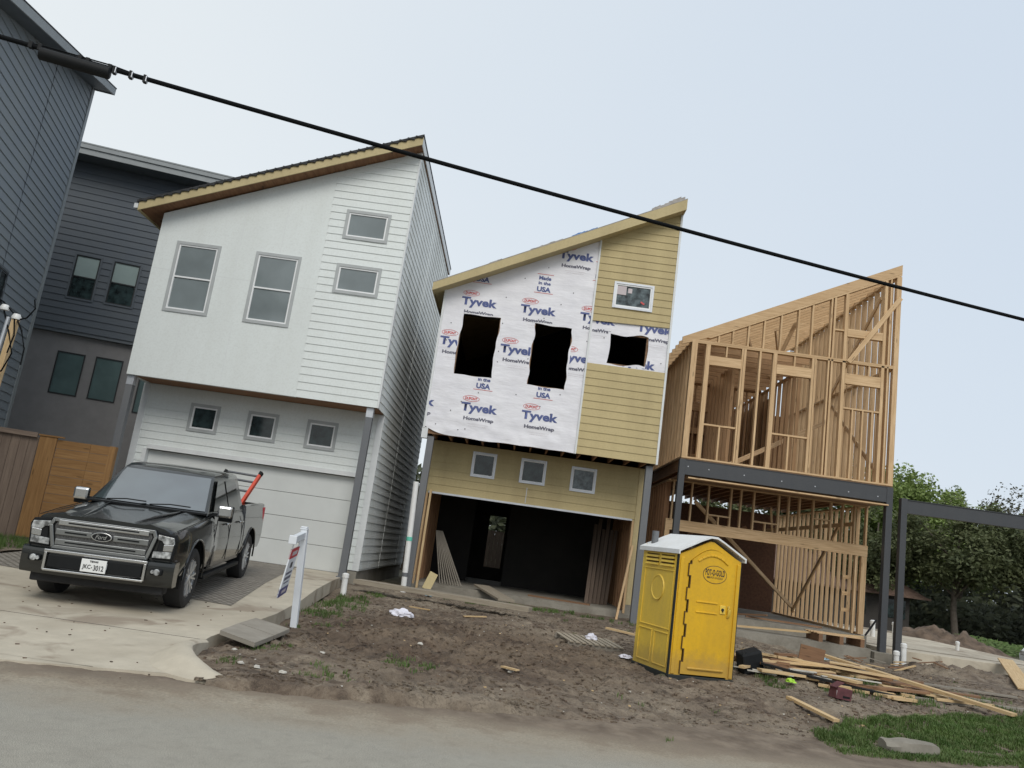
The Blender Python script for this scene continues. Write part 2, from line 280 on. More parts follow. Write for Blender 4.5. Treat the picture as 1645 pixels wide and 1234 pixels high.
# ---------------------------------------------------------------- mesh helpers
def wloc(o):
    v = Vector((0, 0, 0))
    while o: v += o.location; o = o.parent
    return v
class MB:
    def __init__(s, mat=None): s.v = []; s.f = []; s.uv = []; s.M = mat or Matrix.Identity(4); s.k = []
    def face(s, pts, uv=None):
        b = len(s.v); s.v += [s.M @ Vector(p) for p in pts]; s.f.append(list(range(b, b+len(pts)))); s.uv.append(uv)
    def mesh(s, vs, fs, uvs=None):
        b = len(s.v); s.k.append((b, len(s.f))); s.v += [s.M @ Vector(p) for p in vs]
        for i, f in enumerate(fs): s.f.append([b+k for k in f]); s.uv.append(uvs[i] if uvs else None)
    def obox(s, c, ex, ey, ez):
        # box from centre and three half-axis vectors; uv runs along the longest
        c, ax = Vector(c), [Vector(ex), Vector(ey), Vector(ez)]
        L = [a.length*2 for a in ax]; k = L.index(max(L)); o = random.uniform(0, 9)
        sg = [(-1, -1, -1), (1, -1, -1), (1, 1, -1), (-1, 1, -1), (-1, -1, 1), (1, -1, 1), (1, 1, 1), (-1, 1, 1)]
        vs = [c + ax[0]*a + ax[1]*b + ax[2]*d for a, b, d in sg]
        fs = [(0, 3, 2, 1), (4, 5, 6, 7), (0, 1, 5, 4), (1, 2, 6, 5), (2, 3, 7, 6), (3, 0, 4, 7)]
        if ax[0].cross(ax[1]).dot(ax[2]) < 0: fs = [tuple(reversed(f)) for f in fs]
        uvs = []
        for fi, f in enumerate(fs):
            n = [2, 2, 1, 0, 1, 0][fi]; oth = [i for i in range(3) if i != n]
            uax = k if k in oth else oth[0]; vax = [i for i in oth if i != uax][0]
            uvs.append([(o + (sg[i][uax]+1)/2*L[uax], o*.3 + fi*.37 + (sg[i][vax]+1)/2*L[vax]) for i in f])
        s.mesh(vs, fs, uvs)
    def box(s, x0, x1, y0, y1, z0, z1):
        s.obox(((x0+x1)/2, (y0+y1)/2, (z0+z1)/2), ((x1-x0)/2, 0, 0), (0, (y1-y0)/2, 0), (0, 0, (z1-z0)/2))
    def beam(s, p, q, w, h, up=(0, 0, 1)):
        p, q = Vector(p), Vector(q); d = (q-p); L = d.length; d.normalize(); up = Vector(up)
        if abs(d.dot(up)) > .98: up = Vector((0, 1, 0))
        a = d.cross(up).normalized(); b = a.cross(d).normalized()
        s.obox((p+q)/2, d*L/2, a*w/2, b*h/2)
    def tube(s, pts, r, n=8, cap=True):
        pts = [Vector(p) for p in pts]; rs = r if isinstance(r, (list, tuple)) else [r]*len(pts); vs = []; fs = []
        for i, p in enumerate(pts):
            d = (pts[min(i+1, len(pts)-1)] - pts[max(i-1, 0)]).normalized()
            up = Vector((0, 0, 1)) if abs(d.z) < .9 else Vector((0, 1, 0)); a = d.cross(up).normalized(); b = d.cross(a)
            for j in range(n): an = 2*math.pi*j/n; vs.append(p + (a*math.cos(an)+b*math.sin(an))*rs[i])
        for i in range(len(pts)-1):
            for j in range(n): k = (j+1) % n; fs.append((i*n+j, i*n+k, (i+1)*n+k, (i+1)*n+j))
        if cap: fs.append(tuple(range(n))); fs.append(tuple(reversed(range((len(pts)-1)*n, len(pts)*n))))
        s.mesh(vs, fs)
    def lathe(s, prof, axis='x', n=32, c=(0, 0, 0)):
        # prof: (r, h) pairs along axis
        c = Vector(c); vs = []; fs = []
        for r, h in prof:
            for j in range(n):
                a = 2*math.pi*j/n; q = (h, r*math.cos(a), r*math.sin(a)) if axis == 'x' else (r*math.cos(a), r*math.sin(a), h) if axis == 'z' else (r*math.cos(a), h, r*math.sin(a))
                vs.append(c+Vector(q))
        for i in range(len(prof)-1):
            for j in range(n): k = (j+1) % n; fs.append((i*n+j, i*n+k, (i+1)*n+k, (i+1)*n+j))
        s.mesh(vs, fs)
    def prism(s, poly, y0, y1):
        # polygon in xz, extruded over y
        n = len(poly); vs = [(x, y0, z) for x, z in poly] + [(x, y1, z) for x, z in poly]
        s.mesh(vs, [tuple(range(n)), tuple(reversed(range(n, 2*n)))] + [(i, i+n, (i+1) % n+n, (i+1) % n) for i in range(n)])
    def each(s, name, mat, parent=None, **kw):
        o = None; ks = s.k+[(len(s.v), len(s.f))]
        for (v0, f0), (v1, f1) in zip(ks, ks[1:]):
            m = MB(); m.v = s.v[v0:v1]; m.f = [[i-v0 for i in f] for f in s.f[f0:f1]]; m.uv = s.uv[f0:f1]; o = m.build(name, mat, parent, **kw)
        return o
    def build(s, name, mat, parent=None, smooth=None, bevel=0, merge=False, local=False, fixn=True):
        off = Vector((0, 0, 0)) if (local or not parent) else wloc(parent)
        me = bpy.data.meshes.new(name); me.from_pydata([v-off for v in s.v], [], s.f)
        uvl = me.uv_layers.new(name='UVMap')
        li = 0
        for f, uv in zip(s.f, s.uv):
            for k in range(len(f)):
                uvl.data[li].uv = uv[k] if uv else ((s.v[f[k]].x+s.v[f[k]].y)*1., s.v[f[k]].z); li += 1
        if merge or fixn:
            bm = bmesh.new(); bm.from_mesh(me)
            if merge: bmesh.ops.remove_doubles(bm, verts=bm.verts, dist=.0004)
            if fixn and len(bm.faces) < 60000: bmesh.ops.recalc_face_normals(bm, faces=bm.faces)
            bm.to_mesh(me); bm.free()
        if smooth is not None:
            me.shade_smooth(); me.set_sharp_from_angle(angle=R(smooth))
        me.materials.append(M[mat] if isinstance(mat, str) else mat)
        o = bpy.data.objects.new(name, me); COL.objects.link(o)
        if parent: o.parent = parent
        if bevel:
            b = o.modifiers.new('bevel', 'BEVEL'); b.width = bevel; b.segments = 2; b.limit_method = 'ANGLE'; b.angle_limit = R(40)
        return o
def tag(o, label=None, cat=None, group=None, kind=None):
    if label: o['label'] = label
    if cat: o['category'] = cat
    if group: o['group'] = group
    if kind: o['kind'] = kind
    return o
def root(name, label, cat, loc=(0, 0, 0), group=None, rz=0):
    o = bpy.data.objects.new(name, None); COL.objects.link(o); o.location = loc; o.rotation_euler = (0, 0, rz); o.empty_display_size = .2
    return tag(o, label, cat, group)
def frame(O, ang):
    # wall frame: local x along the wall, y into it, z up
    return Matrix.Translation(O) @ Matrix.Rotation(ang, 4, 'Z')
def clip(poly, a, b, c):
    # keep a*x+b*z+c >= 0
    o = []
    for i in range(len(poly)):
        p, q = poly[i], poly[(i+1) % len(poly)]; dp = a*p[0]+b*p[1]+c; dq = a*q[0]+b*q[1]+c
        if dp >= 0: o.append(p)
        if (dp >= 0) != (dq >= 0): k = dp/(dp-dq); o.append((p[0]+(q[0]-p[0])*k, p[1]+(q[1]-p[1])*k))
    return o if len(o) > 2 else []
def area(p): return abs(sum(p[i][0]*p[(i+1) % len(p)][1]-p[(i+1) % len(p)][0]*p[i][1] for i in range(len(p))))/2
def minus(polys, rects):
    for (x0, x1, z0, z1) in rects:
        nx = []
        for p in polys:
            nx.append(clip(p, -1, 0, x0)); nx.append(clip(p, 1, 0, -x1)); m_ = clip(clip(p, 1, 0, -x0), -1, 0, x1) if True else p
            if m_: nx.append(clip(m_, 0, -1, z0)); nx.append(clip(m_, 0, 1, -z1))
        polys = [p for p in nx if p and area(p) > 1e-5]
    return polys
def flat(mb, polys, y=0, th=0):
    for p in polys:
        mb.face([(x, y, z) for x, z in p])
        if th: mb.face([(x, y+th, z) for x, z in reversed(p)])
def siding(mb, polys, z0, e=.178, lip=.014, y=0):
    zs = [p[1] for q in polys for p in q]; lo, hi = min(zs), max(zs)
    k = math.floor((lo-z0)/e)
    while z0+k*e < hi:
        a, b = z0+k*e, z0+(k+1)*e; k += 1
        for p in polys:
            q = clip(clip(p, 0, 1, -a), 0, -1, b)
            if not q or area(q) < 1e-5: continue
            mb.face([(x, y-lip*(1-(z-a)/e)-.003, z) for x, z in q])
            xs = [x for x, z in q if z < a+1e-4]
            if len(xs) >= 2: mb.face([(min(xs), y-lip-.003, a), (max(xs), y-lip-.003, a), (max(xs), y+.001, a), (min(xs), y+.001, a)])
def window(par, Mx, x0, x1, z0, z1, trim=.06, trim_m='grey_trim', fr_m='vinyl', pane_m='pane', split=False, proud=.03, label=None, sill=False, upper=None, fr=.035):
    mb = MB(Mx)
    if trim:
        mb.box(x0, x0+trim, -proud, .02, z0, z1); mb.box(x1-trim, x1, -proud, .02, z0, z1)
        mb.box(x0+trim, x1-trim, -proud-.002, .02, z1-trim, z1); mb.box(x0+trim-(.0), x1-trim, -proud-.006, .02, z0, z0+trim)
    a0, a1, b0, b1 = x0+trim, x1-trim, z0+trim, z1-trim
    if trim: w = mb.build('window', trim_m, par)
    mf = MB(Mx); d = -proud+.014 if trim else -proud
    mf.box(a0, a0+fr, d, .04, b0, b1); mf.box(a1-fr, a1, d, .04, b0, b1); mf.box(a0+fr, a1-fr, d, .04, b1-fr, b1); mf.box(a0+fr, a1-fr, d, .04, b0, b0+fr)
    if split: zm = (b0+b1)/2; mf.box(a0+fr, a1-fr, d+.004, .04, zm-.018, zm+.018)
    f = mf.build('window_frame' if trim else 'window', fr_m, w if trim else par); tgt = w if trim else f
    def P(za, zb, mm, y):
        mp = MB(Mx); mp.mesh([(a0+fr-.004, y, za), (a1-fr+.004, y, za), (a1-fr+.004, y, zb), (a0+fr-.004, y, zb), (a0+fr-.004, y+.012, za), (a1-fr+.004, y+.012, za), (a1-fr+.004, y+.012, zb), (a0+fr-.004, y+.012, zb)],
            [(0, 1, 2, 3), (7, 6, 5, 4), (0, 4, 5, 1), (3, 2, 6, 7), (0, 3, 7, 4), (1, 5, 6, 2)]); return mp.build('pane', mm, tgt)
    if split:
        zm = (b0+b1)/2; P(b0+fr-.004, zm-.014, pane_m, d+.028); P(zm+.014, b1-fr+.004, upper or pane_m, d+.018)
    else: P(b0+fr-.004, b1-fr+.004, pane_m, d+.02)
    if label and trim: w['label'] = label
    return tgt
def text(body, size, mat, Mx, x, z, y=-.004, parent=None, bold=.0, shear=0, width=None, name='lettering', align='CENTER', keep=None, height=None, wobble=None, ext=.0015, sx=1., spc=1.):
    cu = bpy.data.curves.new('txt', 'FONT'); cu.body = body; cu.size = size; cu.offset = bold; cu.shear = shear; cu.space_character = spc; cu.align_x = align; cu.align_y = 'CENTER'; cu.resolution_u = 3
    to = bpy.data.objects.new('txt', cu); COL.objects.link(to); bpy.context.view_layer.update()
    me = bpy.data.meshes.new_from_object(to); bpy.data.objects.remove(to)
    xs = [v.co.x for v in me.vertices]; ys = [v.co.y for v in me.vertices]
    kx = width/(max(xs)-min(xs)) if width else sx; ky = height/(max(ys)-min(ys)) if height else (kx if width else 1)
    cx, cy = (max(xs)+min(xs))/2, (max(ys)+min(ys))/2
    bm = bmesh.new(); bm.from_mesh(me); bpy.data.meshes.remove(me)
    for v in bm.verts: v.co = Vector(((v.co.x-cx)*kx+x, (v.co.y-cy)*ky+z, 0))
    return bm
def emit(bms, name, mat, Mx, parent, y=-.004, region=None, holes=(), wob=None, local=False):
    # bms: flat meshes in (x, z); clipped to the sheet, then laid on it
    bm = bmesh.new()
    for b in bms:
        me = bpy.data.meshes.new('tmp'); b.to_mesh(me); b.free(); bm.from_mesh(me); bpy.data.meshes.remove(me)
    def cut(px, pz, nx, nz, clear=False):
        g = bm.verts[:]+bm.edges[:]+bm.faces[:]
        bmesh.ops.bisect_plane(bm, geom=g, plane_co=(px, pz, 0), plane_no=(nx, nz, 0), clear_outer=clear)
    if region:
        for (px, pz, nx, nz) in region: cut(px, pz, nx, nz, True)
    for (x0, x1, z0, z1) in holes:
        cut(x0, 0, 1, 0); cut(x1, 0, 1, 0); cut(0, z0, 0, 1); cut(0, z1, 0, 1)
        dl = [f for f in bm.faces if x0 < f.calc_center_median().x < x1 and z0 < f.calc_center_median().y < z1]
        bmesh.ops.delete(bm, geom=dl, context='FACES')
    off = Vector((0, 0, 0)) if local else wloc(parent)
    for v in bm.verts:
        x, z = v.co.x, v.co.y; v.co = Mx @ Vector((x, y+(wob(x, z) if wob else 0), z)) - off
    me = bpy.data.meshes.new(name); bm.to_mesh(me); bm.free(); me.materials.append(M[mat])
    o = bpy.data.objects.new(name, me); COL.objects.link(o); o.parent = parent
    return o

# ---------------------------------------------------------------- terrain
CS, SN = math.cos(R(15.4)), math.sin(R(15.4))
def tt(x, y): return -x*SN + y*CS
def sstep(a, b, x): k = max(0, min(1, (x-a)/(b-a))); return k*k*(3-2*k)
def dedge(y):
    if y <= DEDGE[0][1]: return DEDGE[0][0]+(DEDGE[0][1]-y)*.9
    for (a, b), (c, d) in zip(DEDGE, DEDGE[1:]):
        if y <= d: return a+(c-a)*(y-b)/(d-b)
    return -3.46
def drive_z(y):
    pts = [(6.5, -.002), (8.0, .035), (11.4, .2), (15, .4), (19.1, .5), (30, .5)]
    if y <= pts[0][0]: return pts[0][1]
    for (a, b), (c, d) in zip(pts, pts[1:]):
        if y <= c: return b+(d-b)*(y-a)/(c-a)
    return .5
MOUNDS = [(10.1, 18.2, 1.2, .7, .20), (11.6, 18.7, .9, .6, .17), (9.2, 18.0, .9, .5, .10), (-1.35, 12.0, .55, .4, .12), (-.5, 12.3, .6, .35, .09), (.4, 12.0, .7, .4, .07), (-1.9, 9.4, .9, .35, .06), (-.4, 9.5, .9, .35, .06), (1.2, 11.2, .8, .4, .05), (13.5, 19.0, 1.2, .8, .2)]
def yard_z(x, y, rough=1.):
    t_ = tt(x, y); w = sstep(-.2, 2.2, x)
    S = (1-w)*sstep(8.08, 8.24, t_) + w*sstep(7.9, 10.5, t_)
    if x < .6:
        e_ = .09*noise.noise(Vector((x*2.2, 0, 3)))+.06*noise.noise(Vector((x*7, 0, 9))); S = max(S*(1-sstep(.2, .9, -x+.6))*0 + sstep(8.06+e_, 8.13+e_, t_), 0) if x < -.3 else S*(x+.3)/.9 + sstep(8.06+e_, 8.13+e_, t_)*(.6-x)/.9
    base = (.10 + .021*(y-8.5)) + (.05*math.exp(-((t_-8.25)/.22)**2)*(1-sstep(-.5, .8, x)))
    z = base*S*(1-.75*math.exp(-(((x+2.85)/.32)**2+((y-8.2)/.5)**2)))
    if x < -1.2: z -= .085*math.exp(-max(0, x-dedge(y))/.55)*sstep(19, 16.5, y) if y > 8.6 else .05*math.exp(-max(0, x-dedge(y))/.6)
    z -= .13*sstep(16.3, 18.3, y)*sstep(5.0, 7.5, x)
    if y > 19.3: z = min(z, .33)
    k = rough*min(1, sstep(7.9, 8.4, t_))
    if k:
        p = Vector((x, y, 0))
        rg = noise.noise(Vector((x*.55+3, y*.8, 2))); amp = .6+1.5*max(0, rg+.25) + 2.1*math.exp(-(((x+.6)/2.2)**2+((y-12.2)/2.4)**2))
        n = noise.fractal(p*1.1, 1, 2, 4)*.030 - abs(noise.noise(p*3.3+Vector((7, 1, 0))))*.05 + noise.fractal(p*7, 1, 2.1, 4)*.024 - max(0, noise.noise(p*11)-.1)*.05
        z += k*(n*amp + .014)
        z += k*(.020*math.sin((t_-.12*math.sin(x*1.3))*9.))*sstep(-.5, 1.5, x)*(1-sstep(13, 14.5, y))
        for mx_, my_, sx_, sy_, h_ in MOUNDS:
            d = ((x-mx_)/sx_)**2+((y-my_)/sy_)**2
            if d < 6: z += h_*math.exp(-d)*(1+.6*noise.noise(p*3.2)+.35*noise.noise(p*8))
    return z
def hz(x, y): return yard_z(x, y, 1.)
DEDGE = [(-2.62, 8.06), (-2.80, 8.26), (-2.96, 8.52), (-3.12, 8.95), (-3.24, 9.8), (-3.17, 10.9), (-3.09, 12.0), (-3.13, 13.5), (-3.25, 15.0), (-3.40, 17.0), (-3.46, 19.0)]
def dedge(y):
    if y <= DEDGE[0][1]: return DEDGE[0][0]+(DEDGE[0][1]-y)*.9
    for (a, b), (c, d) in zip(DEDGE, DEDGE[1:]):
        if y <= d: return a+(c-a)*(y-b)/(d-b)
    return -3.46
def grid(name, xs, ys, fn, mat, smooth=True, keep=None):
    nx, ny = len(xs), len(ys); vs = [(x, y, fn(x, y)) for y in ys for x in xs]
    fs = [(j*nx+i, j*nx+i+1, (j+1)*nx+i+1, (j+1)*nx+i) for j in range(ny-1) for i in range(nx-1) if not keep or keep(xs[i], ys[j])]
    me = bpy.data.meshes.new(name); me.from_pydata(vs, [], fs); me.materials.append(M[mat])
    if smooth: me.shade_smooth()
    o = bpy.data.objects.new(name, me); COL.objects.link(o); o['kind'] = 'structure'; return o
def fr(a, b, s): n = int(round((b-a)/s)); return [a+(b-a)*i/n for i in range(n+1)]
def coarse(x, y):
    t_ = tt(x, y); return -.09 + (0 if t_ < 9 else min(.33, (t_-9)*.026))
gx = [-900, -300, -120, -60]+fr(-40, 60, 2)+[90, 160, 400, 900]
grid('ground', gx, [-900, -200, -60]+fr(-30, 70, 2)+[100, 200, 500, 1200], coarse, 'g_far')
# street: one long sheet along the street direction
mb = MB(); 
def S(u, t_): return (u*CS - t_*SN, u*SN + t_*CS)
for i in range(60):
    u0, u1 = -150+i*5, -145+i*5
    mb.face([(*S(u0, -6), 0), (*S(u1, -6), 0), (*S(u1, 8.6), 0), (*S(u0, 8.6), 0)])
mb.build('street', 'g_road', merge=True)['kind'] = 'structure'
# dirt shoulder blown over the edge of the asphalt
xs_, ys_ = fr(-9, 11, .05), fr(7.35, 8.5, .05)
vs = []
for t_ in ys_:
    for u in xs_:
        x, y = S(u, t_); p = Vector((x, y, 0)); e = sstep(7.4, 8.0, t_+.25*noise.noise(p*.8))
        vs.append((x, y, .004 + e*(.014+.014*noise.fractal(p*6, 1, 2, 4)) - .012*(1-e)))
nx = len(xs_); me = bpy.data.meshes.new('road_shoulder'); me.from_pydata(vs, [], [(j*nx+i, j*nx+i+1, (j+1)*nx+i+1, (j+1)*nx+i) for j in range(len(ys_)-1) for i in range(nx-1)])
me.shade_smooth(); me.materials.append(M['g_road']); o = bpy.data.objects.new('road_shoulder', me); COL.objects.link(o); o['kind'] = 'structure'
# yard
grid('yard', fr(-3.6, 9.6, .045), fr(7.6, 19.3, .045), yard_z, 'g_mud', keep=lambda x, y: x > dedge(y)-(.22 if y < 9.3 else .03) and tt(x, y) > 7.85)
grid('yard_beyond', fr(9.6, 22, .1), fr(8, 22, .1), yard_z, 'g_mud', keep=lambda x, y: tt(x, y) > 7.85)
grid('yard_behind', fr(-3.5, 9.6, .1), fr(19.3, 21, .1), yard_z, 'g_mud')
grid('side_yard', fr(-16, -8.3, .12), fr(9.8, 24, .12), lambda x, y: min(.75, .16+(y-9.8)*.055)+.03*noise.fractal(Vector((x, y, 0))*2, 1, 2, 4), 'g_mud', keep=lambda x, y: tt(x, y) > 12.6)
# driveway slab: rows along y; the sheet has a real edge towards the yard
def row(y): return dedge(y)
ysd = fr(7.0, 19.1, .15)
mb = MB(); us = fr(0, 1, .125)
def dpt(y, k):
    xr = row(y); xl = -12.; x = xl+(xr-xl)*k
    yy = max(y, (8.43+x*SN)/CS)      # front edge follows the street
    return (x, yy, drive_z(yy)+.012)
for a, b in zip(ysd, ysd[1:]):
    for k0, k1 in zip(us, us[1:]):
        q = [dpt(a, k0), dpt(a, k1), dpt(b, k1), dpt(b, k0)]
        if q[3][1]-q[0][1] < 1e-4 and q[2][1]-q[1][1] < 1e-4: continue
        mb.face(q)
    p, q = dpt(a, 1), dpt(b, 1); 
    if q[1]-p[1] > 1e-4: mb.face([p, q, (q[0], q[1], q[2]-.25), (p[0], p[1], p[2]-.25)])
for k0, k1 in zip(us, us[1:]):
    p, q = dpt(7.0, k0), dpt(7.0, k1); mb.face([(p[0], p[1], -.05), (q[0], q[1], -.05), q, p])
mb.build('driveway', 'g_conc', merge=True)['kind'] = 'structure'
mb = MB()   # control joints
for y0 in (9.62,):
    mb.box(-9, -3.26, y0-.006, y0+.006, drive_z(y0)+.0, drive_z(y0)+.0135)
mb.build('driveway_joint', 'dark')['kind'] = 'structure'
mb = MB()
PV = lambda y: -3.78-(y-12.1)*.125
for a, b in zip(fr(12.1, 19.02, .3), fr(12.1, 19.02, .3)[1:]):
    n = 12
    for i in range(n):
        def pp(y, k): xl = -8.3; x = xl+(PV(y)-xl)*k; yy = max(y, 12.1+(-3.78-x)*.17); return (x, yy, drive_z(yy)+.018)
        q = [pp(a, i/n), pp(a, (i+1)/n), pp(b, (i+1)/n), pp(b, i/n)]
        if q[3][1]-q[0][1] < 1e-4 and q[2][1]-q[1][1] < 1e-4: continue
        mb.face(q)
mb.build('paver_strip', 'g_paver', merge=True)['kind'] = 'structure'
# rolled kerb round the driveway corner
mb = MB(); pts = [(-2.42, 8.02), (-2.58, 8.06), (-2.74, 8.17), (-2.88, 8.32), (-3.00, 8.52), (-3.09, 8.75), (-3.15, 9.0), (-3.19, 9.3), (-3.21, 9.6)]
prev = None
for i, (x, y) in enumerate(pts):
    a = Vector(pts[max(0, i-1)]); b = Vector(pts[min(len(pts)-1, i+1)]); d = (b-a).normalized(); nr = Vector((-d.y, d.x))
    h = [.03, .07, .11, .13, .14, .13, .10, .06, .015][i]; w = [.16, .22, .27, .30, .30, .28, .22, .16, .1][i]; zb = max(0, drive_z(y))
    ring = [(x-nr.x*.05, y-nr.y*.05, -.12), (x-nr.x*.045, y-nr.y*.045, zb+h-.02), (x-nr.x*.02, y-nr.y*.02, zb+h), (x+nr.x*.05, y+nr.y*.05, zb+h+.004), (x+nr.x*w*.45, y+nr.y*w*.45, zb+h*.85), (x+nr.x*w*.8, y+nr.y*w*.8, zb+h*.35), (x+nr.x*w*1.15, y+nr.y*w*1.15, zb+.004), (x+nr.x*w*1.2, y+nr.y*w*1.2, -.05)]
    if prev:
        for k in range(7): mb.face([prev[k], ring[k], ring[k+1], prev[k+1]])
    else: mb.face(ring)
    prev = ring
mb.face(prev); mb.build('kerb', 'g_conc', merge=True, smooth=40)['kind'] = 'structure'

# ---------------------------------------------------------------- white house
def white_house():
    Y0, Y1 = 18.0, 26.9; XL, XR = -8.96, -3.26; YG = 19.0; ZB = 4.22  # wall and window coordinates unprojected from image pixels at the facade depth
    W = root('white_house', 'finished white three storey house with lap siding and a closed white garage door', 'house', (-6.1, 18, .4))
    zt = lambda x: 10.43+.412*(x+3.26)
    F0 = frame((0, Y0, 0), 0)
    wins = [(-8.50, -7.46, 5.77, 7.46), (-6.64, -5.58, 5.76, 7.46), (-4.75, -3.70, 8.05, 8.77), (-4.75, -3.70, 6.73, 7.44)]
    shr = [(a+.03, b-.03, c+.03, d-.03) for a, b, c, d in wins]
    left = [(XL, ZB), (-5.12, ZB), (-5.12, zt(-5.12)), (XL, zt(XL))]
    mb = MB(F0); flat(mb, minus([left], shr), -.012); mb.face([(XL, -.012, ZB), (-5.12, -.012, ZB), (-5.12, .1, ZB), (XL, .1, ZB)])
    f = mb.build('panel_wall', 'white_siding', W)
    mb = MB(F0)   # panel seams
    for x, z0, z1 in ((-7.95, 8.02-.0, 8.5), (-7.05, 6.6, 8.85), (-6.1, 7.5, 9.2), (-8.0, 4.3, 5.7), (-6.85, 4.25, 5.7)): mb.box(x-.004, x+.004, -.0140, -.006, z0, min(z1, zt(x)-.05))
    for x0, x1, z in ((XL, -8.52, 6.75), (-7.44, -6.66, 6.74), (-5.56, -5.14, 6.74)): mb.box(x0, x1, -.0140, -.006, z-.004, z+.004)
    mb.each('panel_seam', 'white_trim', W)
    rt = [(-5.12, ZB), (XR, ZB), (XR, zt(XR)), (-5.12, zt(-5.12))]
    mb = MB(F0); siding(mb, minus([rt], shr), ZB); mb.build('front_siding', 'white_siding', W)
    mb = MB(F0); mb.box(XR-.02, XR+.022, -.024, .09, ZB, zt(XR)-.01); mb.build('corner_trim', 'white_trim', W)
    for i, w in enumerate(wins): window(W, F0, *w, trim=.07, split=i < 2, pane_m='pane')
    # right side wall
    FS = frame((XR, Y0, 0), R(90))
    mb = MB(FS); poly = [(0, ZB), (1.0, ZB), (1.0, .62), (Y1-Y0, .62), (Y1-Y0, zt(XR)), (0, zt(XR))]
    siding(mb, [[(0, ZB), (1.0, ZB), (1.0, zt(XR)), (0, zt(XR))], [(1.0, .62), (Y1-Y0, .62), (Y1-Y0, zt(XR)), (1.0, zt(XR))]], ZB, y=.0)
    for yy in (3.9, 7.2): mb.box(yy-.003, yy+.003, -.019, 0, .62, zt(XR)-.02)
    mb.build('side_siding', 'stain_shade_siding', W)
    # left and back wall, upper floor bottom
    mb = MB(); mb.box(XL, XL+.12, Y0, Y1, ZB, zt(XL)); mb.box(XL, XL+.12, YG, Y1, .5, ZB-.002); mb.box(XL+.12, XR-.02, Y1-.12, Y1, .5, zt(XL)); mb.prism([(XL+.13, zt(XL)), (XR-.02, zt(XL)), (XR-.02, zt(XR)-.02)], Y1-.12, Y1); mb.build('rear_wall', 'white_siding', W)
    mb = MB(); mb.box(XL+.125, XR-.02, Y0+.1, YG-.002, ZB+.004, ZB+.10); mb.build('soffit', 'soffit_wood', W)
    mb = MB(); mb.box(XL+.13, XR-.05, Y0+.14, Y1-.13, ZB+.12, ZB+.3); mb.build('floor_deck', 'dark', W)
    # garage wall
    FG = frame((0, YG, 0), 0); gw = [(-7.78, -7.07, 3.23, 3.89), (-6.41, -5.68, 3.22, 3.89), (-5.00, -4.27, 3.21, 3.88)]
    door = (-8.58, -3.66, .0, 2.70)
    mb = MB(FG); siding(mb, minus([[(XL, .62), (XR, .62), (XR, ZB), (XL, ZB)]], [(a+.03, b-.03, c+.03, d-.03) for a, b, c, d in gw]+[door]), .62)
    mb.build('garage_siding', 'white_siding', W)
    mb = MB(FG); mb.box(XR-.13, XR+.02, -.026, 0, .62, ZB-.01); mb.box(XL-.02, XL+.13, -.026, 0, .62, ZB-.01)
    mb.box(door[0]-.002, door[1]+.002, -.03, .2, door[3], door[3]+.10); mb.box(door[0]-.09, door[0], -.03, .2, .5, door[3]); mb.box(door[1], door[1]+.09, -.03, .2, .5, door[3]); mb.each('garage_trim', 'white_trim', W)
    for i, w in enumerate(gw): window(W, FG, *w, trim=.07, pane_m='pane_dark')
    g = MB(FG); 
    hgt = (door[3]-.52)/4
    for k in range(4): g.box(door[0]+.005, door[1]-.005, .12, .17, .515+k*hgt, .515+(k+1)*hgt-.009)
    gd = g.build('garage_door', 'garage_white', W, bevel=.004)
    g = MB(FG); g.box(door[0], door[1], .176, .19, .5, door[3]); g.build('door_joint', 'dark', gd)
    # foundation
    mb = MB(); mb.box(XR-.25, XR-.03, YG+.02, Y1, .15, .62); mb.box(XL, XL+.3, YG+.03, Y1, .2, .62); mb.box(XR-.35, XR-.02, YG-.02, YG+.02, .2, .60); mb.each('foundation', 'conc', W)
    # steel posts
    for x in (-3.43, -8.88):
        mb = MB(); mb.box(x-.075, x+.075, 18.06, 18.21, drive_z(18.1)-.05, ZB-.22); mb.box(x-.11, x+.11, 18.03, 18.24, drive_z(18.1)-.04, drive_z(18.1)+.03); p = mb.build('steel_post', 'steel_grey', W, bevel=.004)
        mb = MB(); mb.box(x-.078, x+.078, 18.057, 18.213, ZB-.219, ZB-.003); mb.build('post_cap', 'galv', p)
    # roof
    ro = Y0-.42; a = .405; zu = lambda x: 10.46+a*(x+3.2); x0, x1 = -9.38, -3.20
    mb = MB(); mb.prism([(x0+.03, zu(x0+.03)), (x1-.02, zu(x1-.02)), (x1-.02, zu(x1)+.05), (x0+.03, zu(x0)+.07)], ro+.03, Y1+.02); mb.build('eave_soffit', 'soffit_wood', W)
    mb = MB()
    mb.prism([(x0, zu(x0)-.03), (x1, zu(x1)-.03), (x1, zu(x1)+.17), (x0, zu(x0)+.17)], ro, ro+.028)
    mb.prism([(x0, zu(x0)-.03), (x0+.028, zu(x0)-.02), (x0+.028, zu(x0)+.17), (x0, zu(x0)+.16)], ro+.03, Y1+.3)
    mb.build('fascia', 'tan_trim', W)
    mb = MB(); mb.prism([(x1-.02, zu(x1)-.03), (x1+.0, zu(x1)-.03), (x1+.0, zu(x1)+.17), (x1-.02, zu(x1)+.17)], ro+.03, Y1+.02); mb.build('rake_trim', 'white_trim', W)
    mb = MB(); mb.prism([(x0-.04, zu(x0)+.155), (x1+.012, zu(x1)+.18), (x1+.012, zu(x1)+.22), (x0-.04, zu(x0)+.205)], ro-.03, Y1+.04); rf = mb.build('roof', 'shingle', W)
    mb = MB(); 
    for k in range(34):
        x = x0+(x1-x0)*k/34; mb.box(x, x+.17, ro-.035, ro+.25, zu(x)+.20, zu(x)+.235)
    mb.build('shingle_edge', 'shingle', rf)
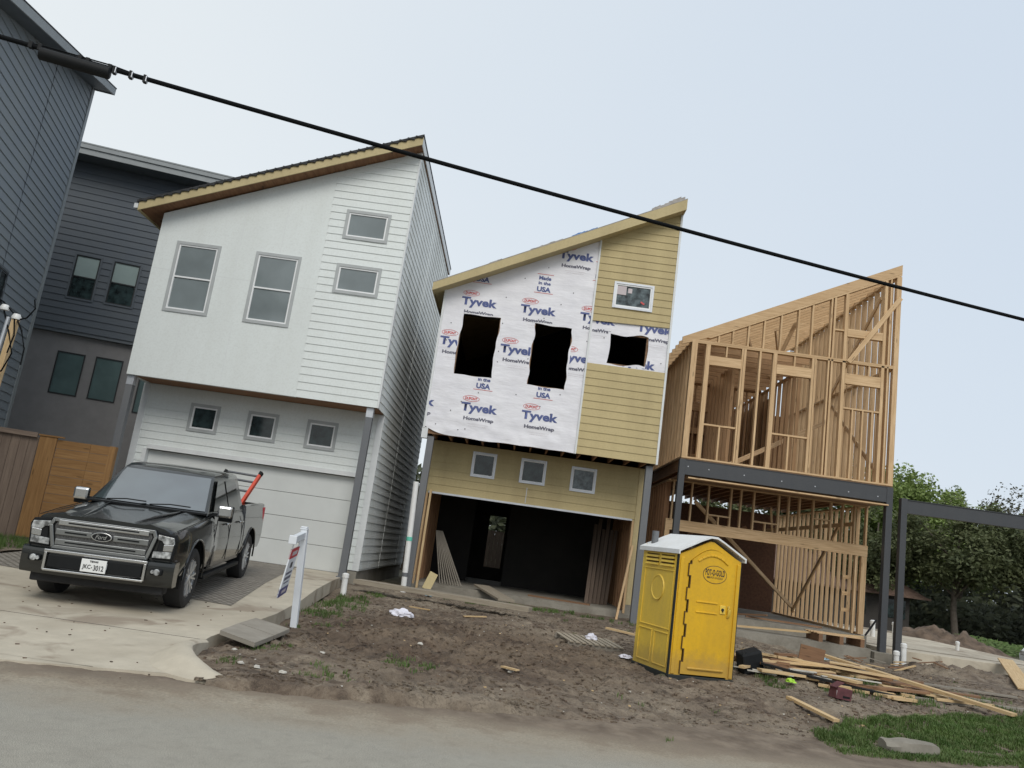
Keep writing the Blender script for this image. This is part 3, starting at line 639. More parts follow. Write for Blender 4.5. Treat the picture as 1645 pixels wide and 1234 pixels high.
    mb = MB(); mb.box(x0-.10, x0-.01, ro-.0, ro+.5, zu(x0)+.02, zu(x0)+.13); mb.build('gutter_end', 'white_trim', W)
    return W
white_house()

# ---------------------------------------------------------------- wrapped house
def wob(x, z):
    p = Vector((x, z, 1.7)); b = max(0, 1-(z-3.9)/1.3)
    return -.014 - .014*noise.noise(p*1.5) - .011*noise.noise(Vector((x*1.2, z*5, 4))) - b*.038*abs(noise.noise(Vector((x*3.1+z*2, z*4, 9)))) - .012*b
def wrapped_house():
    Y0, Y1, YG = 19.2, 27.2, 20.3; XL, XR, XM = -2.31, 3.22, 1.31; ZB = 3.97  # house coordinates taken from image pixels, then scaled about the camera to this depth
    H = root('wrapped_house', 'unfinished house in printed white building wrap and tan lap siding with an open garage', 'house', (.45, 19.2, .3))
    zt = lambda x: 10.41+.498*(x-XR)
    F0 = frame((0, Y0, 0), 0)
    ho = [(-1.81, -.90, 5.48, 6.99), (-.03, .87, 5.46, 6.99), (1.77, 2.69, 6.25, 6.99)]
    wd = (1.75, 2.73, 7.63, 8.30)
    # stud wall shell behind the wrap with real openings
    shell = [(XL, ZB), (XR, ZB), (XR, zt(XR)), (XL, zt(XL))]
    mb = MB(F0); flat(mb, minus([shell], ho+[(wd[0]+.03, wd[1]-.03, wd[2]+.03, wd[3]-.03)]), .012); mb.build('wall_sheathing', 'osb', H)
    mb = MB(F0)
    for a, b, c, d in ho: mb.box(a-.04, a, .016, .15, c-.04, d+.04); mb.box(b, b+.04, .016, .15, c-.04, d+.04); mb.box(a, b, .016, .15, c-.04, c); mb.box(a, b, .016, .15, d, d+.04)
    mb.each('rough_opening', 'int_dark', H)
    # wrap sheets (grid-clipped, creased)
    def sheet(name, polys, holes, s=.075, ragged=True):
        pcs = minus(polys, holes); vs = MB(F0); xs = [p[0] for q in pcs for p in q]; zs = [p[1] for q in pcs for p in q]
        for p in pcs:
            a0, a1 = min(q[0] for q in p), max(q[0] for q in p)
            i = math.floor(a0/s)
            while i*s < a1:
                c = clip(clip(p, 1, 0, -i*s), -1, 0, (i+1)*s); i += 1
                if not c: continue
                b0, b1 = min(q[1] for q in c), max(q[1] for q in c); j = math.floor(b0/s)
                while j*s < b1:
                    e = clip(clip(c, 0, 1, -j*s), 0, -1, (j+1)*s); j += 1
                    if e and area(e) > 1e-7:
                        pts = []
                        for x, z in e:
                            dx = dz = 0
                            for (x0, x1, z0, z1) in holes:
                                ox = max(x0-x, 0, x-x1); oz = max(z0-z, 0, z-z1); d = math.hypot(ox, oz)
                                if d < .2: k = (1-d/.2); dx += k*.085*noise.noise(Vector((x0, z*2.6, x1))); dz += k*.06*noise.noise(Vector((x*2.6, z0, 3)))
                            if z < ZB+.25: dz += (1-(z-ZB)/.25)*(.03*noise.noise(Vector((x*1.7, 0, 5)))+.17*max(0, 1-(x-XL)/.75)**2 * (1 if name == 'house_wrap' else 0))
                            pts.append((x+dx, wob(x, z), z+dz))
                        vs.face(pts)
        return vs.build(name, 'wrap', H, smooth=180, merge=True)
    w1 = sheet('house_wrap', [[(XL, ZB), (XM, ZB), (XM, zt(XM)), (XL, zt(XL))]], ho[:2])
    w2 = sheet('house_wrap', [[(XM, 5.93+.0), (XR, 5.93), (XR, 7.42), (XM, 7.30)]], [ho[2]])
    # printing: (x, z) centres from image pixels, scaled about the camera to this wall
    s = 19.2/18; cx = lambda v: v*s; cz = lambda v: 1.6+(v-1.6)*s
    T = [(-1.37, 6.93), (-.01, 6.93), (1.36, 6.93), (-.34, 5.94), (1.02, 5.94), (-1.72, 5.94), (-1.02, 4.50), (.34, 4.50), (.70, 8.34), (-2.43, 4.50)]
    RW2 = [(2.67, 6.85), (1.36, 6.90), (2.36, 5.99)]
    Y_, G_, D_, P_, U_ = [], [], [], [], []
    def brand(x, z, Yl, Gl, Dl, Pl):
        x, z = cx(x), cz(z)
        Yl.append(text('Tyvek', .3, None, None, x, z, bold=.012, width=.87, height=.27))
        Gl.append(text('HomeWrap', .12, None, None, x+.02, z-.255, bold=.006, width=.72, height=.11))
        Dl.append(text('DUPONT', .1, None, None, x-.22, z+.235, bold=.004, width=.29, height=.07))
        bm = bmesh.new(); n = 40
        for i in range(n):
            a, b = 2*math.pi*i/n, 2*math.pi*(i+1)/n
            q = [(x-.22+.20*k*math.cos(c), z+.235+.075*k2*math.sin(c), 0) for c, k, k2 in ((a, 1, 1), (b, 1, 1), (b, .95, .88), (a, .95, .88))]
            bm.faces.new([bm.verts.new(p) for p in q])
        Dl.append(bm)
        for k, wd_ in ((0, .5), (1, .42)): Pl.append(text('protect the home from wind and water', .04, None, None, x+.02, z-.37-k*.05, width=wd_, height=.018))
    for x, z in T: brand(x, z, Y_, G_, D_, P_)
    Y2, G2, D2, P2 = [], [], [], []
    for x, z in RW2: brand(x, z, Y2, G2, D2, P2)
    R_ = []
    def usa(x, z):
        x, z = cx(x), cz(z)
        Y_.append(text('Made', .1, None, None, x, z+.22, bold=.004, width=.30, height=.10)); Y_.append(text('in the', .1, None, None, x, z+.09, bold=.004, width=.30, height=.085)); Y_.append(text('USA', .14, None, None, x, z-.07, bold=.006, width=.34, height=.13))
        for zz, w_ in ((z-.17, .23), (z+.31, .2)):
            bm = bmesh.new(); q = [(x-w_, zz, 0), (x+w_, zz, 0), (x+w_, zz+.012, 0), (x-w_, zz+.012, 0)]; bm.faces.new([bm.verts.new(p) for p in q]); D_.append(bm)
    for x, z in ((-1.37, 7.58), (.05, 7.53), (-1.00, 5.10), (.36, 5.08), (1.35, 8.0)): usa(x, z)
    sl = math.hypot(1, .498)
    reg = [(XL+.02, 0, -1, 0), (XM-.03, 0, 1, 0), (0, ZB+.04, 0, -1), (XR, zt(XR)-.06, -.498/sl, 1/sl)]
    hh = [(a-.03, b+.03, c-.03, d+.03) for a, b, c, d in ho]
    def lay(L_, nm, mt, w, rg, hl):
        for b_ in L_:
            o_ = emit([b_], nm, mt, F0, w, -.006, rg, hl, wob)
            if not o_.data.polygons: bpy.data.objects.remove(o_)
    lay(Y_, 'printed_brand', 'tyvek_blue', w1, reg, hh[:2]); lay(G_, 'printed_subtitle', 'print_grey', w1, reg, hh[:2])
    lay(D_, 'printed_oval', 'print_red', w1, reg, hh[:2]); emit(P_, 'printed_notes', 'print_pale', F0, w1, -.006, reg, hh[:2], wob)['kind'] = 'stuff'
    reg2 = [(XM+.04, 0, -1, 0), (XR-.03, 0, 1, 0), (0, 6.19, 0, -1), (0, 7.27, 0, 1)]
    lay(Y2, 'printed_brand', 'tyvek_blue', w2, reg2, hh[2:]); lay(G2, 'printed_subtitle', 'print_grey', w2, reg2, hh[2:]); 
    emit(P2, 'printed_notes', 'print_pale', F0, w2, -.006, reg2, hh[2:], wob)['kind'] = 'stuff'
    for b in D2: b.free()
    mb = MB(F0)   # cap nails
    for i in range(60):
        x, z = random.uniform(XL+.1, XR-.1), ZB+.1+random.random()*5
        if z > zt(x)-.2 or (x > XM and not (6.2 < z < 7.2)) or any(a-.05 < x < b+.05 and c-.05 < z < d+.05 for a, b, c, d in ho): continue
        y = wob(x, z)-.008; mb.box(x-.011, x+.011, y, y+.006, z-.011, z+.011)
    mb.build('cap_nail', 'ink', H)
    # tan siding blocks
    mb = MB(F0); up = [(XM, 7.24), (XR, 7.30), (XR, zt(XR)), (XM, zt(XM))]
    siding(mb, minus([up], [(wd[0]+.03, wd[1]-.03, wd[2]+.03, wd[3]-.03)]), 7.24, .185, y=-.035); mb.build('front_siding', 'tan_siding', H)
    mb = MB(F0); siding(mb, [[(XM, ZB), (XR, ZB), (XR, 6.18), (XM, 6.18)]], ZB, .185, y=-.035); mb.build('front_siding', 'tan_siding', H)
    mb = MB(F0); mb.box(XM-.03, XM+.012, -.062, -.02, ZB-.01, zt(XM)-.01); mb.box(XR-.02, XR+.03, -.062, .05, ZB-.01, zt(XR)-.01); mb.box(XL-.03, XL+.02, -.04, .05, ZB+.12, zt(XL)-.01); mb.each('corner_trim', 'white_trim', H)
    mb = MB(F0); mb.box(XL-.04, XL+.1, -.03, .15, ZB-.12, ZB+.13); mb.build('corner_flashing', 'white_trim', H)
    w = window(H, frame((0, Y0-.04, 0), 0), *wd, trim=.05, trim_m='galv', fr_m='vinyl', pane_m='pane_sheet', label='small glazed window with stickers high in the tan siding')
    mb = MB(F0)
    for x0, x1, z0, z1 in ((1.83, 2.06, 7.98, 8.2), (2.1, 2.2, 8.04, 8.16)): mb.box(x0, x1, -.052, -.047, z0, z1)
    mb.each('window_sticker', 'print_pale', w)
    mb = MB(F0); mb.obox((2.48, -.05, 7.83), (.045, 0, -.025), (0, .003, 0), (.01, 0, .018)); mb.build('window_sticker', 'print_red', w)
    # side, rear walls, decks
    mb = MB(); mb.box(XL-.0, XL+.1, Y0+.16, Y1, ZB, zt(XL)); mb.box(XL, XL+.1, YG+.02, Y1, .2, ZB-.002); mb.box(XR-.1, XR, Y0+.16, Y1, ZB, zt(XR)-.01); mb.box(XR-.1, XR, YG+.02, Y1, .2, ZB-.002)
    mb.each('side_wall', 'sheathing_dark', H)
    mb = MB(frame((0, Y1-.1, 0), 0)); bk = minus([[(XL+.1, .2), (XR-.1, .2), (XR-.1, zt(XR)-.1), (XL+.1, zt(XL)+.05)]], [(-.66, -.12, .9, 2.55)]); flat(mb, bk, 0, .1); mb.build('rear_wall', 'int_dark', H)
    mb = MB(); mb.box(XL+.1, XR-.1, Y0+.16, Y1-.11, ZB+.3, ZB+.34); mb.build('floor_deck', 'osb_red', H)
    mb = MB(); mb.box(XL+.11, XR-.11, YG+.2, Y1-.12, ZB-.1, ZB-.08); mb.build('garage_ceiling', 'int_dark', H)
    n = 14
    for i in range(n):
        x = XL+.2+(XR-XL-.4)*i/(n-1); mb = MB(); mb.box(x-.02, x+.02, Y0+.08, YG+.3, ZB+.02, ZB+.29); mb.build('floor_joist', 'stud_red', H)
    mb = MB(); mb.box(XL+.05, XR-.05, Y0+.03, Y0+.07, ZB+.01, ZB+.29); mb.build('rim_board', 'stud_red', H)
    # garage wall
    FG = frame((0, YG, 0), 0); gw = [(-1.13, -.53, 3.19, 3.81), (.08, .72, 3.20, 3.81), (1.34, 1.97, 3.17, 3.78)]; door = (-2.09, 2.96, 0, 2.68)
    mb = MB(FG); siding(mb, minus([[(XL, .66), (XR, .66), (XR, ZB-.01), (XL, ZB-.01)]], [(a+.03, b-.03, c+.03, d-.03) for a, b, c, d in gw]+[door]), .66, .185); mb.build('garage_siding', 'tan_siding', H)
    mb = MB(FG); mb.box(door[0], door[1], -.028, .1, door[3]-.03, door[3]+.015); mb.box(.30, .315, -.022, 0, 2.72, 3.1); mb.build('door_flashing', 'galv', H)
    mb = MB(FG); mb.box(door[0]-.05, door[0], -.02, .14, .45, door[3]-.03); mb.box(door[1], door[1]+.05, -.02, .14, .45, door[3]-.03); mb.box(door[0], door[1], .02, .14, door[3]-.0, door[3]+.28); mb.each('door_jamb', 'stud', H)
    mb = MB(FG); mb.box(XR-.2, XR+.0, -.03, -.0, .66, ZB-.02); mb.box(XL+.0, XL+.16, -.03, 0, .66, ZB-.02); mb.each('garage_trim', 'tan_trim', H)
    for w_ in gw: window(H, FG, *w_, trim=.045, trim_m='galv', fr_m='vinyl', pane_m='pane_dark' if w_[0] < 1 else 'pane_sheet', fr=.025)
    mb = MB(); mb.box(XL+.0, XR, YG+.03, Y1, .0, .50); mb.box(XL-.0, XR+.0, YG-.08, YG+.03, .0, .44); mb.box(XL, XL+.24, YG-.02, YG+.028, .44, .66); mb.box(XR-.22, XR, YG-.02, YG+.028, .44, .66); mb.build('slab', 'conc', H)
    # interior partition with a doorway, right stud wall
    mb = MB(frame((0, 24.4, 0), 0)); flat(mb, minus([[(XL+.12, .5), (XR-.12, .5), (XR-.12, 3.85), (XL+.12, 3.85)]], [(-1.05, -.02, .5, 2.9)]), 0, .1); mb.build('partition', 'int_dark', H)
    for i in range(9):
        y = YG+.4+i*.42; mb = MB(); mb.box(XR-.24, XR-.105, y, y+.04, .5, 3.85); mb.build('stud', 'stud_red', H)
    for i in range(5):
        y = YG+.4+i*.8; mb = MB(); mb.box(XL+.105, XL+.24, y, y+.04, .5, 3.85); mb.build('stud', 'stud_red', H)
    # steel posts
    for x in (-2.13, 3.09):
        mb = MB(); mb.box(x-.08, x+.08, 19.27, 19.43, .22, ZB-.05); mb.box(x-.13, x+.13, 19.22, 19.48, .24, .30); mb.build('steel_post', 'steel_grey', H, bevel=.004)
    mb = MB(); mb.box(XL-.0, XL+.34, 19.10, 19.6, .12, .36); mb.build('post_footing', 'conc', H)
    # roof
    ro = Y0-.40; zu = lambda x: 10.24+.495*(x-3.20); x0, x1 = -2.60, 3.26
    mb = MB(); mb.prism([(x0+.03, zu(x0+.03)), (x1-.03, zu(x1-.03)), (x1-.03, zu(x1)+.05), (x0+.03, zu(x0)+.07)], ro+.04, Y1+.3); mb.build('eave_soffit', 'tan_trim', H)
    mb = MB(); mb.prism([(x0, zu(x0)-.02), (x1, zu(x1)-.02), (x1, zu(x1)+.25), (x0, zu(x0)+.17)], ro, ro+.036)
    mb.prism([(x0, zu(x0)-.02), (x0+.028, zu(x0)-.0), (x0+.028, zu(x0)+.17), (x0, zu(x0)+.16)], ro+.038, Y1+.3); mb.prism([(x1-.03, zu(x1)-.04), (x1, zu(x1)-.02), (x1, zu(x1)+.25), (x1-.03, zu(x1)+.25)], ro+.038, Y1+.3); mb.build('fascia', 'tan_trim', H)
    mb = MB(); mb.prism([(x0, zu(x0)+.175), (x1, zu(x1)+.255), (x1, zu(x1)+.275), (x0, zu(x0)+.195)], ro+.002, Y1+.3); rf = mb.build('roof', 'felt', H)
    # loose felt laps, shingle bundles, tarp
    for a, b, hgt, mt, nm in ((-1.35, -1.05, .03, 'felt', 'roofing_felt'), (-.4, .35, .045, 'felt', 'roofing_felt'), (.55, 1.15, .05, 'blue', 'tarp_strip'), (2.42, 3.2, .13, 'felt', 'roofing_felt')):
        mb = MB(); k = 8
        for i in range(k):
            xa, xb = a+(b-a)*i/k, a+(b-a)*(i+1)/k; za, zb = zu(xa)+.2+.06*(xa-x0)/(x1-x0), zu(xb)+.2+.06*(xb-x0)/(x1-x0); h1, h2 = hgt*(.5+random.random()*.6), hgt*(.5+random.random()*.6)
            mb.prism([(xa, za), (xb, zb), (xb, zb+h2), (xa, za+h1)], ro+.03, ro+1.2)
        mb.build(nm, mt, rf)
wrapped_house()

# ---------------------------------------------------------------- framed house
def framed_house():
    Y0, Y1, YG = 19.6, 27.5, 20.8; XL, XR = 3.87, 8.95; ZB = 4.28; ZP = 7.16  # frame positions from image pixels, scaled about the camera onto a deeper facade plane
    H = root('framed_house', 'bare wooden stud frame of a house standing on dark grey steel beams and columns', 'house', (6.4, 19.6, .3))
    zr = lambda x: 9.60+.492*(x-XR)      # underside of the raking top plate
    cnt = [0]; rest = MB()
    def st(p, q, w=.038, h=.14, nm='stud', m='stud', up=(0, 1, 0)):
        p, q = Vector(p), Vector(q)
        cnt[0] += 1
        b = MB(); b.beam(p, q, w, h, up); return b.build(nm, m, H)
    def vst(x, y, z0, z1, w=.04, d=.14, **k):     # w across x, d along y
        b = MB(); b.box(x-w/2, x+w/2, y-d/2, y+d/2, z0, z1); return b.build(k.get('nm', 'stud'), k.get('m', 'stud'), H)
    yf = Y0+.07
    z1 = ZB+.045; zp = ZP; 
    # plates
    b = MB(); b.box(XL, XR, Y0, Y0+.14, ZB, ZB+.04); b.build('bottom_plate', 'stud', H)
    b = MB(); b.box(XL+.14, XR-.005, Y0+.002, Y0+.138, ZP-.0, ZP+.04); b.box(XL+.14, XR-.005, Y0+.0, Y0+.14, ZP+.042, ZP+.08); b.build('middle_plate', 'stud', H)
    # corner posts
    vst(XL+.07, yf, z1-.004, ZP+.08, .14, .142, nm='corner_post'); vst(XR-.06, yf, z1-.004, zr(XR-.06), .12, .142, nm='corner_post')
    # front studs (x centre, width, tall?)
    for x, w in ((4.295, .075), (4.24, .03), (5.19, .06), (5.13, .04), (5.57, .045), (5.95, .07), (5.90, .03), (6.87, .06), (6.93, .04)): vst(x, yf, z1-.004, ZP-.002, w, .139)
    for x, w in ((7.25, .04), (7.33, .05), (7.625, .08), (8.58, .07), (8.70, .03)): vst(x, yf, z1-.004, zr(x), w, .136)
    # headers, sills, cripples
    for x0, x1, a, c in ((4.335, 5.13, 6.65, 6.88), (5.99, 6.84, 6.65, 6.89), (7.67, 8.54, 6.64, 6.90), (7.67, 8.54, 7.84, 8.04)):
        b = MB(); b.box(x0, x1, Y0+.004, Y0+.12, a, c); b.build('header', 'stud', H)
    for x0, x1, z in ((4.335, 5.10, 5.16), (5.99, 6.84, 5.16), (7.67, 8.54, 6.03)):
        b = MB(); b.box(x0, x1, Y0+.01, Y0+.13, z-.02, z+.02); b.build('sill_plate', 'stud', H)
    for x in (4.72, 6.40): vst(x, yf, z1, 5.138, .04, .12)
    for x in (7.9, 8.15, 8.38): vst(x, yf, z1, 6.008, .035, .12)
    for x in (4.74, 6.42): vst(x, yf, 6.892, ZP-.003, .038, .12)
    for x in (7.95, 8.25): vst(x, yf, 6.905, ZP-.003, .038, .12)
    for x in (4.52, 4.86, 5.24, 5.62, 6.03, 6.45, 6.79): vst(x, yf, ZP+.084, zr(x), .04, .12)
    b = MB(); b.box(7.35, 7.58, Y0+.01, Y0+.13, 7.96, 8.0); b.build('blocking', 'stud', H)
    # raking top plate and fly rafter
    b = MB(); b.prism([(XL+.45, zr(XL+.45)), (XR, zr(XR)), (XR, zr(XR)+.045), (XL+.36, zr(XL+.36)+.045)], Y0, Y0+.14); b.build('raking_plate', 'stud', H)
    b = MB(); x0 = 3.62; b.prism([(x0, zr(x0)+.10), (XL+.3, zr(XL+.3)+.048), (XR, zr(XR)+.048), (XR, zr(XR)+.29), (x0, zr(x0)+.29)], Y0+.0, Y0+.05); b.build('end_rafter', 'stud', H)
    # diagonal brace across the outside of the gable
    st((7.72, Y0-.03, 7.18), (8.93, Y0-.03, 9.02), .035, .12, 'brace', up=(0, 1, 0)) if False else None
    b = MB(); b.beam((7.72, Y0-.022, 7.18), (8.93, Y0-.022, 9.0), .11, .036, (0, 1, 0)); b.build('brace', 'stud', H)
    # rafters running up the slope
    n = 19
    for i in range(1, n):
        y = Y0+(Y1-Y0)*i/(n-1); b = MB(); x0 = 3.62
        b.prism([(x0, zr(x0)+.12), (XL+.2, zr(XL+.2)+.05), (XR, zr(XR)+.05), (XR, zr(XR)+.28), (x0, zr(x0)+.28)], y-.02, y+.02); b.build('rafter', 'stud', H)
    # side walls, upper
    ns = 20
    for i in range(1, ns+1):
        y = Y0+.07+(Y1-Y0-.1)*i/ns
        vst(XL+.07, y, z1, ZP, .138, .04); vst(XR-.07, y, z1, zr(XR-.14)-.0, .138, .04)
    for z in (ZB, ZP+.0):
        b = MB(); b.box(XL, XL+.14, Y0+.142, Y1, z, z+.04 if z == ZB else z+.08); b.build('side_plate', 'stud', H)
    for za, zb in ((ZB, ZB+.04), (zr(XR)-.04, zr(XR)+.045)):
        b = MB(); b.box(XR-.14, XR-.001, Y0+.142, Y1, za, zb); b.build('side_plate', 'stud', H)
    b = MB(); b.box(XR-.138, XR-.002, Y0+.2, Y1, 7.18, 7.22); b.build('side_plate', 'stud', H)
    # ceiling joists over the left rooms, partitions and back wall
    inner = MB()
    for i in range(1, 15):
        y = Y0+.2+i*.5; inner.box(XL+.14, 7.0, y-.02, y+.02, ZP-.0, ZP+.18)
    for i in range(16):
        y = Y0+1.3+i*.4; inner.box(6.95, 7.04, y-.02, y+.02, z1, ZP)
    inner.box(6.95, 7.04, Y0+1.2, Y1-.2, ZP-.05, ZP-.003); inner.box(6.95, 7.04, Y0+1.2, Y1-.2, ZB+.01, z1-.002)
    for i in range(14):
        x = XL+.2+i*.36; inner.box(x-.02, x+.02, Y1-.16, Y1-.02, z1, min(zr(x), 8.9))
    for x0, x1, z in ((4.3, 6.9, 6.2), (4.3, 6.9, 5.3)): inner.box(x0, x1, Y1-.155, Y1-.03, z, z+.2)
    for i in range(8):
        x = XL+.35+i*.38; inner.box(x-.02, x+.02, 23.9, 24.0, z1, ZP)
    inner.box(XL+.16, 6.9, 23.89, 24.01, ZP-.06, ZP-.004); inner.box(4.4, 5.5, 23.88, 24.02, 6.3, 6.55)
    for i in range(7):
        y = 21.2+i*.4; inner.box(5.3, 5.39, y-.02, y+.02, z1, ZP)
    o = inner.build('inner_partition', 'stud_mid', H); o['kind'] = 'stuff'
    b = MB(); b.box(XL+.15, 6.94, Y1-.015, Y1-.003, z1, 5.5); b.box(XL+.15, 4.6, Y1-.015, Y1-.003, 5.5, 7.2); b.box(5.5, XR-.15, Y1-.015, Y1-.003, 5.5, 7.2); b.box(6.94, XR-.15, Y1-.015, Y1-.003, z1, 5.5); b.build('rear_sheathing', 'osb', H)
    b = MB(); b.box(7.05, 7.06, Y0+3.4, Y1-.25, z1, 6.9); b.build('partition_sheathing', 'osb', H)
    # braces inside
    for p, q in (((5.3, 20.6, 4.4), (8.7, 23.6, 6.4)), ((8.86, 20.1, 4.5), (8.86, 23.5, 6.9)), ((6.3, 21, 8.2), (7.0, 22.5, 7.2)), ((5.6, 21, 7.9), (6.2, 22, 7.2)), ((5.1, 21, 7.6), (5.5, 22, 7.2)), ((7.2, 22, 8.9), (6.6, 22.2, 7.2)), ((8.75, 20.3, 9.2), (8.75, 23.8, 6.9))):
        b = MB(); b.beam(p, q, .04, .11); b.build('brace', 'stud', H)
    # floor deck, joists
    b = MB(); b.box(XL, XR, Y0+.01, Y1, ZB-.024, ZB-.002); b.build('floor_deck', 'osb', H)
    fj = MB()
    for i in range(18):
        x = XL+.05+i*(XR-XL-.1)/17; fj.box(x-.02, x+.02, Y0+.2, Y1-.05, ZB-.30, ZB-.026)
    for i in range(18):
        pass
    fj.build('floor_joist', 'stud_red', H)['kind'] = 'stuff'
    b = MB(); b.box(XL+.0, XR-.02, Y0+.17, Y0+.19, ZB-.40, ZB-.026); b.build('rim_board', 'stud', H)
    b = MB(); b.box(XL+.2, XR-.1, Y0-.06, Y0+.16, 3.80, 3.83); b.build('soffit_ledger', 'stud', H)
    b = MB(); b.box(XL+.02, XR-.02, Y0+.17, YG+.1, 3.86, 3.88); b.build('porch_ceiling', 'osb', H)
    # steel: beam, columns
    zb0, zb1 = 3.88, 4.245
    b = MB(); b.box(XL+.08, XR-.13, Y0-.02, Y0-.008, zb0, zb1); b.box(XL+.08, XR-.13, Y0-.03, Y0+.14, zb1-.013, zb1); b.box(XL+.08, XR-.13, Y0-.03, Y0+.14, zb0, zb0+.013); sb = b.build('steel_beam', 'steel_dark', H)
    b = MB()
    for x in (4.05, 4.55, 5.4, 6.3, 7.1, 7.9, 8.6): b.obox((x, Y0-.024, 4.08-.02*(x-4)), (.012, 0, 0), (0, .005, 0), (0, 0, .012))
    b.build('bolt', 'galv', sb)
    b = MB(); b.box(XL-.03, XL+.115, Y0-.03, Y0+.13, .45, zb1+.0); b.build('steel_column', 'steel_dark', H, bevel=.004)
    b = MB(); b.box(XR-.14, XR+.01, Y0-.03, Y0+.13, .43, zb1+.0); b.build('steel_column', 'steel_dark', H, bevel=.004)
    b = MB(); b.box(8.60, 9.02, 19.35, 19.95, -.1, .44); b.box(3.7, 4.1, 19.35, 19.95, -.1, .45); b.each('pier', 'conc', H, bevel=.012)
    # garage level
    b = MB(); b.box(XL, XR, YG, YG+.09, 2.60, 2.87); b.build('garage_header', 'stud', H)
    for x in (4.0, 4.47, 4.9, 5.47, 5.72, 6.05, 6.68, 6.93, 7.2, 7.55, 8.0, 8.3, 8.6, 8.9): vst(x, YG+.07, 2.872, 3.83, .04, .12)
    for x0, x1, z in ((4.92, 5.45, 3.08), (6.07, 6.66, 3.07), (7.57, 7.98, 3.35)):
        b = MB(); b.box(x0, x1, YG+.01, YG+.13, z, z+.035); b.build('sill_plate', 'stud', H); vst((x0+x1)/2, YG+.07, 2.872, z-.002, .035, .11)
    b = MB(); b.box(XL+.0, XR, YG+.01, YG+.13, 3.83, 3.86); b.build('top_plate', 'stud', H)
    for x, w in ((8.88, .13), (8.68, .04), (3.93, .12), (4.1, .04)): vst(x, YG+.07, .72, 2.598, w, .12, nm='jack_stud')
    for z in (1.2, 1.6, 2.0): 
        b = MB(); b.box(8.45, 8.66, YG+.2, YG+.25, z, z+.09); b.build('blocking', 'stud', H)
    for i in range(1, 19):
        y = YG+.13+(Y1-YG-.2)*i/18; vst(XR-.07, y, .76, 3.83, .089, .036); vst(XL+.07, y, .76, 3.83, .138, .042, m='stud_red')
    for x in (XL+.07, XR-.07):
        b = MB(); b.box(x-.07, x+.07, YG+.14, Y1, .70, .755); b.box(x-.07, x+.07, YG+.14, Y1, 3.832, 3.87); b.build('side_plate', 'stud', H)
    b = MB(); b.box(XL+.15, XR-.15, Y1-.05, Y1-.03, .72, 3.85); b.build('rear_sheathing', 'osb_red', H)
    for p, q in (((4.6, 21, 3.4), (8.9, 25.6, .95)), ((6.3, 26.9, 3.3), (5.3, 26.9, 2.3)), ((7.6, 26.8, 3.3), (5.2, 26.8, 2.0)), ((8.78, 22, 3.6), (8.78, 25.5, .9)), ((6.6, 21.2, 3.5), (6.95, 22.0, 2.8)), ((8.75, 21.3, 3.4), (7.4, 24.0, 3.1))):
        b = MB(); b.beam(p, q, .04, .10); b.build('brace', 'stud_red' if p[1] > 24 else 'stud', H)
    b = MB(); b.box(XL-.05, XR+.05, 20.72, Y1+.1, 0, .70); b.box(XL+.05, 8.58, 19.5, 20.719, 0, .48); b.build('slab', 'conc', H)
framed_house()

